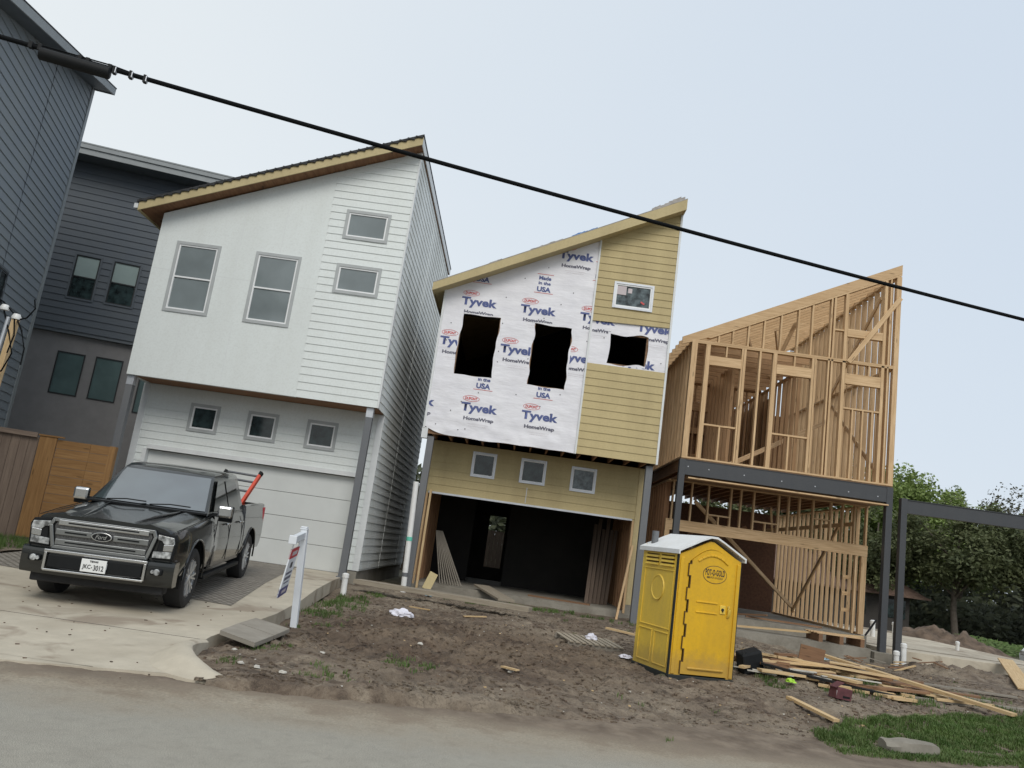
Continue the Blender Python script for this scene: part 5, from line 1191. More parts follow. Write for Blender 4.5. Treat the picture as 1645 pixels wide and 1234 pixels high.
# ---------------------------------------------------------------- portable toilet (front is local -y; origin at the front left corner)
def toilet():
    T = root('portable_toilet', 'yellow portable toilet with white roof standing on the muddy yard', 'portable toilet', (2.42, 11.68, .17)); T.rotation_euler = (R(.2), 0, R(18.8))
    L = dict(local=True); W, D, Hh = 1.0, 1.06, 1.68
    def zt(x): return Hh + .0 + .25*(1-abs(x-W/2)/(W/2))
    mb = MB(); mb.box(-.015, W+.015, -.015, D+.015, -.04, .06); mb.build('skid_base', 'skid', T, bevel=.01, **L)
    # front frame (pillars + arched header)
    I = Matrix.Identity(4)
    dx0, dx1, dz0 = .17, .90, .075
    arc = [(dx0+(dx1-dx0)*k/12, 1.60+.20*math.sin(math.pi*k/12)) for k in range(13)]
    mb = MB()
    mb.prism([(0, .06), (dx0, .06), (dx0, 1.60), (0, 1.66)], 0, .05); mb.prism([(dx1, .06), (W, .06), (W, 1.66), (dx1, 1.60)], 0, .05)
    mb.prism([(0, 1.66), (dx0, 1.60), (dx0, zt(dx0)-.01), (0, zt(0))], 0, .05); mb.prism([(dx1, 1.60), (W, 1.66), (W, zt(W)), (dx1, zt(dx1)-.01)], 0, .05)
    for (a, b), (c, d) in zip(arc, arc[1:]): mb.prism([(a, b), (c, d), (c, zt(c)-.01), (a, zt(a)-.01)], 0, .05)
    mb.build('front_frame', 'potty', T, smooth=30, merge=False, **L)
    # outer pillar ribs
    for x in (.045, .965):
        mb = MB(); mb.box(x-.03, x+.03, -.018, 0, .07, 1.64); mb.build('pillar_rib', 'potty', T, bevel=.012, **L)
    # door with stepped hinge edge
    mb = MB(); hinge = []
    z = .08; k = 0
    while z < 1.60: hinge.append((dx0+(.025 if k % 2 else -.012), z)); z2 = min(z+.165, 1.61); hinge.append((dx0+(.025 if k % 2 else -.012), z2)); z = z2; k += 1
    P = [(dx1-.006, .08), (dx1-.006, 1.60)]+[(a, b-.008) for a, b in reversed(arc[1:-1])]+list(reversed(hinge))
    vs = [(x, -.016, z) for x, z in P]+[(x, .02, z) for x, z in P]; n = len(P)
    mb.mesh(vs, [tuple(range(n)), tuple(reversed(range(n, 2*n)))]+[(i, (i+1) % n, (i+1) % n+n, i+n) for i in range(n)]); door = mb.build('door', 'potty', T, **L)
    mb = MB(); H2 = [(x-.012, z) for x, z in hinge]
    for (a, b), (c, d) in zip(hinge, hinge[1:]):
        if abs(a-c) < 1e-5: mb.box(a-.012, a+.001, -.019, .0, b, d)
        else: mb.box(min(a, c)-.012, max(a, c)+.001, -.0192, .0, b-.006, b+.006)
    mb.build('hinge_gap', 'potty_line', door, **L)
    mb = MB()   # pressed ribs on the door
    for (a, b), (c, d) in zip(arc[2:-2], arc[3:-2]): mb.beam((a, -.018, b-.085), (c, -.018, d-.085), .03, .028, (0, 1, 0))
    mb.build('door_rib', 'potty', door, bevel=.008, **L)
    for z0 in (.92, 1.06): 
        mb = MB(); mb.tube([(.32, -.016, z0), (.36, -.022, z0+.004), (.62, -.022, z0+.004), (.66, -.016, z0)], .011, 6); mb.build('door_rib', 'potty', door, smooth=60, **L)
    mb = MB(); mb.tube([(.27, -.016, .16), (.30, -.03, .165), (.80, -.03, .165), (.83, -.016, .16)], .016, 6); mb.build('door_rib', 'potty', door, smooth=60, **L)
    mb = MB(); mb.box(.70, .79, -.028, -.016, .93, 1.05); lt = mb.build('latch', 'potty_side', door, bevel=.008, **L)
    mb = MB(); mb.lathe([(0, -.04), (.02, -.04), (.022, -.028)], 'y', 14, (.74, 0, .99)); mb.box(.735, .745, -.044, -.038, .955, .99); mb.build('keyhole', 'skid', lt, **L)
    mb = MB(); mb.tube([(.835, -.016, .90), (.835, -.05, .93), (.835, -.055, 1.0), (.835, -.016, 1.04)], .022, 8); mb.build('handle', 'potty_side', door, smooth=60, **L)
    # oval sticker
    cx, cz, rx, rz = .575, 1.455, .195, .125
    for k, (a, b, y, mt) in enumerate(((rx, rz, -.0185, 'ink'), (rx-.008, rz-.008, -.0195, 'potty'))):
        mb = MB(); mb.prism([(cx+a*math.cos(2*math.pi*i/40), cz+b*math.sin(2*math.pi*i/40)) for i in range(40)], y, -.012); st = mb.build('sticker', mt, door, **L)
    emit([text('POT-O-GOLD', .1, None, None, cx, cz+.028, spc=1.12, bold=.003, width=.315, height=.088)], 'sticker_name', 'ink', I, st, -.0215, local=True)
    emit([text('888-POT-O-GOLD', .1, None, None, cx, cz-.042, bold=.001, width=.26, height=.03), text('THE CLEAN ONE', .1, None, None, cx+.01, cz-.078, width=.13, height=.013)][:1], 'sticker_phone', 'ink', I, st, -.0215, local=True)
    # side walls with vents, pressed panels, disc
    for side in (0, 1):
        x0 = 0 if side == 0 else W; sgn = -1 if side == 0 else 1
        mb = MB(); mb.box(min(x0, x0-sgn*.03), max(x0, x0-sgn*.03), .052, D, .06, Hh+.0); sw = mb.build('side_wall', 'potty_side', T, **L)
        for (ya, yb, za, zb) in ((.10, .96, .62, 1.44), (.10, .50, .12, .58), (.56, .96, .12, .58)):
            mb = MB(); xx = x0+sgn*.007; fr_ = .02
            for (a, b, c, d) in ((ya, yb, za, za+fr_), (ya, yb, zb-fr_, zb), (ya, ya+fr_, za+fr_, zb-fr_), (yb-fr_, yb, za+fr_, zb-fr_)): mb.box(min(x0, x0+sgn*.012), max(x0, x0+sgn*.012), a, b, c, d)
            mb.build('pressed_panel', 'potty_side', sw, bevel=.006, **L)
        mb = MB(); mb.lathe([(0, sgn*.008), (.155, sgn*.008), (.165, sgn*.016), (.178, sgn*.016), (.186, 0)], 'x', 32, (x0, .53, 1.17)); mb.build('pressed_disc', 'potty_side', sw, smooth=30, **L)
        for ya, yb in ((.13, .50), (.57, .94)):
            for k in range(3):
                z = 1.50+k*.055; mb = MB(); mb.obox((x0+sgn*.008, (ya+yb)/2, z), (.012, 0, .0), (0, (yb-ya)/2, 0), (-sgn*.006, 0, .014)); v = mb.build('vent_louvre', 'potty_side', sw, **L)
                mb = MB(); mb.box(min(x0, x0+sgn*.003), max(x0, x0+sgn*.003), ya, yb, z+.018, z+.036); mb.build('vent_slot', 'potty_line', v, **L)
        mb = MB(); mb.box(min(x0-sgn*.0, x0+sgn*.014), max(x0, x0+sgn*.014), .0, .05, .06, Hh-.01); mb.build('corner_seam', 'skid', T, **L)
        mb = MB(); mb.prism([(0, 0)], 0, 1) if False else None
    mb = MB(); mb.box(.03, W-.03, D-.03, D, .06, Hh+.1); mb.build('back_wall', 'potty', T, **L)
    # gable roof with turned-down rim
    o = .05; c = W/2; mb = MB(); prof = [(-o, Hh-.005), (-o, Hh+.05), (c-.16, Hh+.275), (c, Hh+.30), (c+.16, Hh+.275), (W+o, Hh+.05), (W+o, Hh-.005), (W+o-.02, Hh-.005), (W+o-.03, Hh+.02), (c, Hh+.265), (-o+.03, Hh+.02), (-o+.02, Hh-.005)]
    prof_out = [(-o, Hh-.005), (-o, Hh+.055), (c-.17, Hh+.245), (c-.05, Hh+.30), (c+.05, Hh+.30), (c+.17, Hh+.245), (W+o, Hh+.055), (W+o, Hh-.005)]; prof_in = [(-o+.02, Hh-.005), (-o+.02, Hh+.035), (c-.17, Hh+.22), (c-.05, Hh+.27), (c+.05, Hh+.27), (c+.17, Hh+.22), (W+o-.02, Hh+.035), (W+o-.02, Hh-.005)]
    for i in range(7): mb.prism([prof_out[i], prof_out[i+1], prof_in[i+1], prof_in[i]], -.055, D+.05)
    rf = mb.build('roof', 'potty_roof', T, smooth=20, **L)
    mb = MB()
    for i in range(11): x = .0+i*W/10; zz = Hh+.035+.215*(1-abs(x-c)/c); mb.box(x-.005, x+.005, -.058, -.052, zz-.005, zz+.005)
    mb.build('rivet', 'skid', rf, **L)
    mb = MB(); mb.tube([(.10, D-.12, Hh+.0), (.10, D-.12, Hh+.30)], .05, 14); mb.build('vent_pipe', 'steel_grey', T, smooth=40, **L)
toilet()

# ---------------------------------------------------------------- sign post and hanging sign
def sign():
    P = root('sign_post', 'white wooden sign post with a short arm beside the driveway', 'sign post', (-2.72, 11.53, .14))
    mb = MB(); mb.beam((-2.70, 11.53, .05), (-2.80, 11.53, 1.46), .088, .088, (0, 1, 0)); mb.build('post', 'sign_white', P, bevel=.004)
    mb = MB(); c = Vector((-2.805, 11.53, 1.47)); mb.box(c.x-.055, c.x+.055, c.y-.055, c.y+.055, 1.455, 1.475); mb.box(c.x-.045, c.x+.045, c.y-.045, c.y+.045, 1.476, 1.50); mb.build('post_cap', 'sign_white', P, bevel=.01)
    a, b = Vector((-2.80, 11.49, 1.38)), Vector((-2.745, 10.80, 1.32)); mb = MB(); mb.beam(a, b, .07, .09); mb.build('arm', 'sign_white', P, bevel=.004)
    mb = MB(); d = (b-a).normalized(); mb.obox(b+d*.02, d*.03, Vector((.052, 0, 0)), Vector((0, 0, .055))); mb.build('arm_cap', 'sign_white', P, bevel=.008)
    S_ = root('hanging_sign', 'red white and purple real estate sign hanging from the white sign post', 'sign', (-2.84, 11.1, .9))
    t0, t1 = Vector((-2.781, 11.32, 1.232)), Vector((-2.747, 10.82, 1.19)); dn = Vector((-.072, 0, -.62))
    def quad(k0, k1, nm, mt, e=0, i0=0, i1=1):
        p = [t0.lerp(t1, i0)+dn*k0, t0.lerp(t1, i1)+dn*k0, t0.lerp(t1, i1)+dn*k1, t0.lerp(t1, i0)+dn*k1]; nn = (p[1]-p[0]).cross(dn).normalized()
        mb = MB(); n_ = nn*(.008+e); mb.mesh([q-n_ for q in p]+[q+n_ for q in p], [(0, 1, 2, 3), (7, 6, 5, 4), (0, 4, 5, 1), (1, 5, 6, 2), (2, 6, 7, 3), (3, 7, 4, 0)]); return mb.build(nm, mt, S_)
    quad(0, 1, 'panel', 'sign_white'); quad(0, .2, 'red_band', 'sign_red', .002); quad(.06, .14, 'band_lettering', 'print_pale', .004, .2, .8); quad(.82, 1, 'purple_band', 'sign_blue', .002)
    quad(.30, .42, 'lettering', 'ink', .002, .35, .6); quad(.5, .55, 'lettering', 'print_grey', .002, .12, .88); quad(.6, .66, 'lettering', 'print_grey', .002, .12, .88); quad(.71, .74, 'lettering', 'print_grey', .002, .2, .8); quad(.88, .94, 'band_lettering', 'print_pale', .004, .25, .75)
    for k in (.1, .9):
        q = t0.lerp(t1, k); mb = MB(); mb.tube([q, q+Vector((0, 0, .09))], .006, 6); mb.build('hook', 'galv', S_)
sign()

# ---------------------------------------------------------------- steel frame of the next house, slab
def steel_frame():
    H = root('steel_frame', 'dark steel column and beam frame on a bare slab at the right edge', 'steel frame', (11.5, 19.65, .3))
    b = MB(); b.box(9.17, 9.315, 19.58, 19.73, .15, 4.03); b.build('steel_column', 'steel_dark', H, bevel=.004)
    b = MB(); b.box(14.9, 15.05, 19.58, 19.73, .15, 4.03); b.build('steel_column', 'steel_dark', H, bevel=.004)
    b = MB(); b.box(9.317, 14.898, 19.60, 19.612, 3.69, 4.01); b.box(9.317, 14.898, 19.58, 19.74, 3.998, 4.012); b.box(9.317, 14.898, 19.58, 19.74, 3.69, 3.703); b.build('steel_beam', 'steel_dark', H)
    s = root('concrete_slab', 'bare pale concrete house slab at the right with no walls yet', 'slab', (12, 25, .2))
    b = MB(); b.box(9.15, 14.7, 20.35, 31, -.1, .50); b.build('slab', 'g_conc', s, bevel=.01)
    b = MB(); b.box(9.15, 14.7, 21.3, 21.36, .503, .52); b.box(9.15, 14.6, 30.7, 30.9, .503, .56); b.each('form_board', 'grey_wood', s)
steel_frame()

# ---------------------------------------------------------------- pipes
def pipe(nm, label, cat, base, top, r, mat='white_plastic', cap=True, bands=(), group=None):
    P = root(nm, label, cat, base, group); b_, t_ = Vector(base), Vector(top)
    mb = MB(); mb.tube([b_-Vector((0, 0, .1)), t_], r, 16); pp = mb.build('pipe', mat, P, smooth=40)
    if cap:
        mb = MB(); d = (t_-b_).normalized(); mb.tube([t_-d*r*1.0, t_-d*.005, t_+d*.012, t_+d*.035, t_+d*.036], [r*1.18, r*1.18, r*1.18, r*.55, r*.2], 16); mb.build('cap', mat, P, smooth=40)
    for k, l_, mt in bands:
        p, q = b_.lerp(t_, k), b_.lerp(t_, k+l_); mb = MB(); mb.tube([p, q], r*1.09, 16); mb.build('band', mt, pp, smooth=40)
pipe('vent_pipe', 'tall white plastic pipe standing by the open garage of the wrapped house', 'pipe', (-2.12, 18.55, .33), (-2.215, 18.55, 2.76), .062, cap=False, bands=((.14, .035, 'steel_grey'), (.46, .035, 'green_mark')))
pipe('cleanout_pipe', 'short white capped pipe in the grass beside the white house post', 'pipe', (-3.13, 17.0, .28), (-3.14, 17.0, .62), .06)
pipe('cleanout_pipe', 'shorter of two white capped pipes at the foot of the last steel column', 'pipe', (8.94, 19.0, .2), (8.93, 19.0, .52), .06)
pipe('cleanout_pipe', 'taller of two white capped pipes at the foot of the last steel column', 'pipe', (9.12, 19.05, .25), (9.11, 19.05, .70), .058)
pipe('stub_pipe', 'white pipe stub on the far slab just left of the steel column', 'pipe', (11.3, 25.6, .5), (11.28, 25.6, .95), .07)
pipe('stub_pipe', 'white pipe stub on the far slab between the two steel columns', 'pipe', (11.95, 25.6, .5), (11.93, 25.6, .98), .06)
pipe('stub_pipe', 'small white pipe stub beyond the slab near the dirt heap', 'pipe', (13.2, 24.4, .5), (13.2, 24.4, .72), .05)
mb = MB(); mb.tube([(10.9, 25.2, .52), (11.25, 25.3, 1.0)], .03, 8); tag(mb.build('drain_pipe', 'black_plastic', smooth=40), 'black plastic pipe end leaning on the white stub by the steel column', 'pipe')

# ---------------------------------------------------------------- boards, pallet, scraps
def board(nm, label, p, q, w, t_, mat, cat='board', group=None, up=(0, 0, 1)):
    mb = MB(); mb.beam(p, q, w, t_, up); o = mb.build(nm, mat, None); tag(o, label, cat, group); return o
r_ = root('plywood_cover', 'two joined brown boards lying flat on the dirt beside the driveway', 'board', (-2.9, 10.3, .17))
for k, (a, b) in enumerate((((-3.17, 9.93), (-2.62, 9.50)), ((-3.12, 11.15), (-2.57, 10.75)))): pass
u_ = (Vector((-3.15, 11.20, 0))-Vector((-3.19, 9.91, 0)))*.5
for k in (0, 1):
    A_ = [Vector((-3.17, 9.93, .21)), Vector((-2.63, 9.52, .185)), Vector((-2.60, 10.16, .205)), Vector((-3.16, 10.55, .235))]
    if k: A_ = [Vector((-3.158, 10.565, .236)), Vector((-2.598, 10.175, .206)), Vector((-2.58, 10.80, .225)), Vector((-3.14, 11.18, .25))]
    mb = MB(); dn = Vector((0, 0, -.05)); mb.mesh(A_+[v+dn for v in A_], [(0, 1, 2, 3), (7, 6, 5, 4), (0, 4, 5, 1), (1, 5, 6, 2), (2, 6, 7, 3), (3, 7, 4, 0)]); mb.build('board', 'grey_wood', r_)
board('plank_walkway', 'long weathered plank laid across the front of the wrapped house', (-3.0, 17.62, .49), (.64, 16.74, .47), .38, .085, 'plank_wood')
board('ramp_board', 'grey board sloping from the garage slab down to the mud', (-.48, 20.7, .60), (.16, 19.0, .44), .40, .045, 'plank_wood')
board('garage_lumber', 'long thin board lying in front of the open garage at its left side', (-1.9, 19.6, .40), (-.1, 19.1, .37), .14, .04, 'grey_wood')
board('loose_siding', 'short tan siding offcut standing at the left of the open garage', (-1.72, 19.55, .40), (-1.60, 19.75, .78), .20, .012, 'tan_siding', up=(0, 1, .3))
board('leaning_stud', 'two by four leaning against the left jamb of the open garage', (-1.98, 19.95, .38), (-2.02, 20.2, 2.72), .05, .09, 'pale_wood', 'lumber', up=(0, 1, 0))
board('leaning_stud', 'orange two by four leaning against the right side of the open garage', (2.75, 19.75, .3), (3.02, 20.2, 2.05), .05, .09, 'stud', 'lumber', up=(0, 1, 0))
board('leaning_plywood', 'long board sloping down off the slab at the right edge', (12.3, 20.6, .62), (10.35, 16.6, .30), .32, .03, 'pale_wood')
for i in range(9):
    x = -1.50+i*.055; board('thin_lumber', 'thin lath strip leaning in a bunch just inside the garage on the left', (x-.02+i*.012, 20.9, .5), (-1.86+i*.020, 21.5, 1.78), .018, .03, 'grey_wood', 'lumber', 'thin strips leaning inside the garage')
for i in range(6):
    x = 2.18+i*.11; board('tall_lumber', 'tall brown board leaning with others inside the garage on the right', (x, 21.4+.1*i, .5), (x+.12, 22.2, 2.6+random.uniform(-.2, .15)), .09, .035, 'old_wood', 'lumber', 'tall boards leaning inside the garage', (0, 1, 0))
board('garage_floor_board', 'red brown board on the garage floor of the wrapped house', (.7, 21.0, .52), (2.2, 20.6, .52), .09, .04, 'brown_wood')
# pallet
P = root('slatted_pallet', 'pale slatted wooden pallet half sunk in the mud left of the toilet', 'pallet', (1.5, 14.2, .25))
a_, b_, c_ = Vector((1.02, 14.62, .27)), Vector((2.10, 13.85, .25)), Vector((1.22, 13.72, .25))
ex = (Vector((2.12, 13.78, .24))-Vector((1.20, 13.72, .24))); ey = Vector((1.02, 14.66, .28))-Vector((1.20, 13.74, .25))
for i in range(9):
    s_ = Vector((1.20, 13.72, .27))+ex*(i+.5)/9; mb = MB(); mb.beam(s_, s_+ey, .066, .018); mb.build('slat', 'slat_wood', P)
for k in (.06, .94):
    s_ = Vector((1.20, 13.72, .225))+ey*k; mb = MB(); mb.beam(s_, s_+ex, .05, .07); mb.build('bearer', 'grey_wood', P)
def rag(nm, label, cat, c, sx, sy, sz, mat, seed=0, n=14, group=None):
    mb = MB(); vs = []; fs = []
    for i in range(n+1):
        for j in range(n*2):
            th, ph = math.pi*i/n, math.pi*j/n; d = Vector((math.sin(th)*math.cos(ph), math.sin(th)*math.sin(ph), math.cos(th)))
            k = 1+.45*noise.noise(d*2.1+Vector((seed, 0, 0)))+.2*noise.noise(d*5+Vector((0, seed, 0))); vs.append((c[0]+d.x*sx*k, c[1]+d.y*sy*k, c[2]+max(-.2, d.z)*sz*k))
    m_ = n*2
    for i in range(n):
        for j in range(m_): fs.append((i*m_+j, i*m_+(j+1) % m_, (i+1)*m_+(j+1) % m_, (i+1)*m_+j))
    mb.mesh(vs, fs); o = mb.build(nm, mat, None, smooth=40, merge=True); tag(o, label, cat, group); return o
rag('white_bag', 'crumpled white bag on the mud in front of the plank walkway', 'bag', (-1.58, 14.2, hz(-1.58, 14.2)+.03), .19, .15, .09, 'fabric', 1)
rag('plastic_wad', 'crumpled white plastic wad lying on top of the pallet', 'litter', (1.62, 14.35, .31), .09, .08, .07, 'fabric', 4)
rag('plastic_wad', 'small pale wad of plastic in the mud against the left side of the toilet', 'litter', (2.02, 13.0, hz(2.02, 13)+.01), .09, .07, .04, 'fabric', 7)
rag('blue_sheet', 'small light blue plastic sheet behind the scrap pile', 'litter', (6.55, 17.3, hz(6.55, 17.3)+.06), .2, .16, .05, 'lightblue', 5)
rag('blue_sheet', 'tiny blue scrap of plastic near the foot of the white pipe', 'litter', (-1.55, 18.6, hz(-1.55, 18.6)+.02), .08, .06, .025, 'lightblue', 9)
for i, (x, y) in enumerate(((-2.85, 9.55), (-2.52, 8.75), (-2.3, 8.55), (-1.95, 9.9), (-.95, 11.2), (-3.0, 11.35), (.26, 10.33), (-2.0, 8.4))):
    rag('rubble_lump', 'small pale lump of broken concrete lying in the mud', 'rubble', (x, y, hz(x, y)+.012), .03+.015*random.random(), .022, .02, 'white_scrap', i, 7, 'pale rubble lumps scattered in the mud')
board('yard_stick', 'thin pale stick on the mud right of the pallet', (2.15, 16.6, hz(2.15, 16.6)+.05), (2.72, 16.2, hz(2.72, 16.2)+.05), .08, .035, 'pale_wood')
board('yard_stick', 'thin pale stick on the mud below the plank walkway', (-.6, 15.5, hz(-.6, 15.5)+.03), (-.2, 15.75, hz(-.2, 15.75)+.03), .05, .02, 'pale_wood')
board('yard_stick', 'short pale stick near the crumpled white bag', (-1.65, 15.9, hz(-1.65, 15.9)+.03), (-1.25, 15.7, hz(-1.25, 15.7)+.03), .04, .02, 'pale_wood')
board('yard_stick', 'small weathered offcut in the middle of the muddy yard', (.15, 10.45, hz(.15, 10.45)+.02), (.33, 10.22, hz(.33, 10.22)+.02), .06, .02, 'pale_wood')
board('loose_plank', 'loose plank on bare dirt in front of the scrap pile', (3.95, 11.35, hz(3.95, 11.35)+.03), (4.25, 10.5, hz(4.25, 10.5)+.03), .09, .035, 'pale_wood')
board('long_plank', 'longest pale plank reaching from the scrap pile towards the grass', (5.75, 15.6, .52), (7.55, 12.4, .26), .14, .045, 'pale_wood')
# scrap pile
grp = 'scrap lumber pile right of the toilet'
pile = [(-1.2, .5, 1.1, 25, 'brown'), (0, 0, 1.7, -8, 'pale'), (.5, -.3, 2.3, -20, 'brown'), (.1, .5, 1.2, 10, 'pale'), (-.6, -.3, .9, 40, 'pale'), (.9, .5, 1.5, -30, 'brown'), (1.2, 0, 1.9, -15, 'pale'), (.4, .9, 1.2, -35, 'pale'), (-.9, 1.1, .8, 5, 'pale'), (1.6, .3, 1.3, -50, 'brown'), (1.8, -.4, 1.6, -8, 'brown'), (-.4, 1.3, 1.6, -10, 'brown'), (.2, .2, .8, 60, 'brown'), (1.0, 1.0, .9, 15, 'pale'), (2.2, .8, 1.4, -30, 'pale'), (.9, -.5, .8, -60, 'pale'), (1.4, -.7, 1.0, -12, 'pale'), (-.2, -.7, .7, -5, 'pale'), (2.6, -.2, 1.0, -14, 'pale'), (.7, .1, 1.4, -2, 'brown'), (2.9, .6, .9, -22, 'brown'), (1.1, 1.5, 1.2, -18, 'pale'), (3.4, -.5, .9, -9, 'pale'), (3.7, .3, .8, -30, 'brown'), (-.9, .0, .6, -30, 'pale'), (0.3, 1.7, 1.0, -25, 'brown')]
_rp = random.Random(5)
pile += [(_rp.uniform(-.8, 3.2), _rp.uniform(-.5, 1.3), _rp.uniform(.35, 1.1), _rp.uniform(-70, 35), _rp.choice(('pale', 'brown', 'brown'))) for _ in range(18)]
for i, (dx, dy, ln, an, c) in enumerate(pile):
    x, y = 4.55+dx*.8, 13.7+dy; z = hz(x, y)+.06+.24*max(0, 1-((dx-.6)**2/3+(dy-.3)**2/1.2))*random.uniform(.4, 1)
    a = R(an+12); d = Vector((math.cos(a), math.sin(a), random.uniform(-.07, .07)))*ln/2; c0 = Vector((x, y, z))
    lb = {'pale': 'pale scrap board lying loose in the lumber pile right of the toilet', 'brown': 'brown scrap board lying loose in the lumber pile right of the toilet'}[c]
    board('scrap_board', lb, c0-d, c0+d, random.choice((.09, .14, .19)), .035, c+'_wood', 'scrap wood', grp+' ('+c+')')
for i in range(16):
    x, y = 4.4+random.random()*2.0, 12.75+random.random()*.5-.12*i/16; a = random.uniform(-.6, .4); d = Vector((math.cos(a), math.sin(a), 0))*random.uniform(.08, .22); c0 = Vector((x, y, hz(x, y)+.05))
    board('wood_offcut', 'short pale offcut at the front of the scrap lumber pile', c0-d, c0+d, .09, .04, 'pale_wood', 'scrap wood', 'short offcuts in front of the scrap pile')
for i in range(12):
    x, y = 3.75+i*.17, 13.1+random.uniform(-.2, .45); a = random.uniform(-.5, .1); d = Vector((math.cos(a), math.sin(a), 0))*random.uniform(.2, .4); c0 = Vector((x, y, hz(x, y)+.06+.01*i))
    board('white_strip', 'white painted trim strip in the pile right of the toilet', c0-d, c0+d, .06, .015, 'white_scrap', 'trim strip', 'white trim strips in the scrap pile')
board('plywood_offcut', 'dark upright plywood offcut in the scrap pile', (5.28, 14.3, .28), (5.33, 14.3, .68), .42, .02, 'brown_wood', up=(0, 1, 0))
board('plywood_offcut', 'flat pointed plywood offcut on top of the scrap pile', (5.5, 14.0, .50), (6.0, 13.8, .50), .32, .018, 'pale_wood')
mb = MB(); mb.obox((4.0, 13.35, .40), (.17, .06, .05), (-.03, .12, .02), (-.03, 0, .15))
CR = root('black_crate', 'crumpled black plastic crate beside the right side of the toilet', 'crate', (4.0, 13.35, .25)); mb.build('crate_body', 'black_plastic', CR, bevel=.03)
for k in range(5):
    mb = MB(); c0 = Vector((3.88+k*.055, 13.22+k*.02, .40)); mb.beam(c0-Vector((-.02, 0, .13)), c0+Vector((-.03, 0, .13)), .014, .02, (0, 1, 0)); mb.build('crate_rib', 'black_frame', CR)
mb = MB(); pts = [(4.15, 13.25, .40), (4.8, 13.05, .33), (5.5, 12.95, .27), (6.3, 12.8, .22)]
for p, q in zip(pts, pts[1:]): mb.beam(p, q, .16, .03)
tag(mb.build('plastic_edging', 'black_plastic'), 'long black plastic strip running along the front of the scrap pile', 'plastic strip')
BX = root('small_carton', 'small dark red and black carton tipped over in front of the scrap pile', 'carton', (4.93, 12.05, hz(4.93, 12.05)))
mb = MB(); z0 = hz(4.93, 12.05)+.02; mb.obox((4.93, 12.1, z0+.075), (.115, .023, -.01), (-.023, .085, 0), (.01, 0, .075)); mb.build('carton_body', 'carton', BX, bevel=.006)
mb = MB(); mb.obox((4.87, 12.003, z0+.075), (.036, .007, 0), (0, .002, 0), (0, 0, .045)); mb.build('carton_label', 'print_pale', BX)
mb = MB(); mb.obox((4.985, 12.024, z0+.075), (.055, .011, 0), (0, .002, 0), (0, 0, .055)); mb.build('carton_panel', 'black_plastic', BX)
mb = MB(); mb.obox((4.865, 12.085, z0+.19), (.065, .02, .036), (-.023, .075, 0), (0, 0, .003)); mb.build('carton_flap', 'carton', BX)
rag('green_scrap', 'bright green lump of foam at the front edge of the scrap pile', 'litter', (4.45, 12.75, hz(4.45, 12.75)+.05), .07, .06, .04, 'foam', 2)
# blocks on the framed slab
def palette2(x, y, z, nm, label):
    P = root(nm, label, 'pallet', (x, y, z))
    for k in range(5): mb = MB(); mb.box(x-.55, x+.55, y-.4+k*.18, y-.4+k*.18+.1, z+.18, z+.2); mb.build('slat', 'stud', P)
    for k in (-.5, -.02, .46): mb = MB(); mb.box(x+k, x+k+.09, y-.4, y+.42, z+.0, z+.178); mb.build('bearer', 'brown_wood', P)
palette2(7.9, 19.95, .48, 'wood_pallet', 'small brown pallet on the ledge below the framed house')
board('slab_board', 'long board lying across the slab in front of the framed garage', (5.5, 20.3, .52), (8.6, 20.0, .70), .14, .04, 'pale_wood')
board('slab_board', 'brown board lying on the framed garage floor', (6.2, 21.3, .74), (8.0, 21.0, .74), .14, .04, 'brown_wood')
board('slab_board', 'short board leaning at an angle inside the framed garage', (5.9, 21.6, .74), (6.6, 20.9, .85), .1, .04, 'brown_wood')
# kerb stone in the grass
def kerb_stone():
    mb = MB(); n = 16; vs = []; fs = []; prof = [(-.13, -.08), (-.14, .02), (-.11, .09), (-.02, .115), (.08, .11), (.13, .05), (.13, -.08)]
    for i in range(n+1):
        k = i/n; x = 4.38+.62*k; y = 9.55+.10*k
        for a, b in prof:
            q = Vector((x*3, a*9, b*9)); e = .82 if i in (0, n) else 1
            vs.append((x+.02*noise.noise(q), y+a*e+.03*noise.noise(q+Vector((5, 0, 0))), (.07+b*.6*e)+.028*noise.noise(q*1.6)))
    m_ = len(prof)
    for i in range(n):
        for j in range(m_): fs.append((i*m_+j, i*m_+(j+1) % m_, (i+1)*m_+(j+1) % m_, (i+1)*m_+j))
    fs += [tuple(range(m_)), tuple(range(n*m_, (n+1)*m_))]; mb.mesh(vs, fs); tag(mb.build('kerb_stone', 'conc', None, smooth=35), 'broken concrete kerb stone lying in the grass by the street', 'kerb stone')
kerb_stone()
for i in range(0, 1):
    pass
# debris at the foot of the slab on the right
for i in range(14):
    x, y = random.uniform(7.6, 9.6), random.uniform(17.6, 19.0); a = random.uniform(-1.2, 1.2); d = Vector((math.cos(a), math.sin(a)*.6, random.uniform(-.2, .3)))*random.uniform(.1, .3); c0 = Vector((x, y, hz(x, y)+.08))
    board('splinter', 'small broken board among rubbish below the last steel column', c0-d, c0+d, .06, .02, random.choice(('pale_wood', 'grey_wood', 'brown_wood')), 'scrap wood', 'broken bits below the steel columns')
for i in range(6):
    x, y = random.uniform(6.8, 9.5), random.uniform(12.8, 15.5); a = random.uniform(-.4, .1); d = Vector((math.cos(a), math.sin(a), 0))*random.uniform(.25, .6); c0 = Vector((x, y, hz(x, y)+.04))
    board('muddy_board', 'muddy board half buried right of the long plank', c0-d, c0+d, .1, .03, 'grey_wood', 'scrap wood', 'muddy boards right of the long plank')
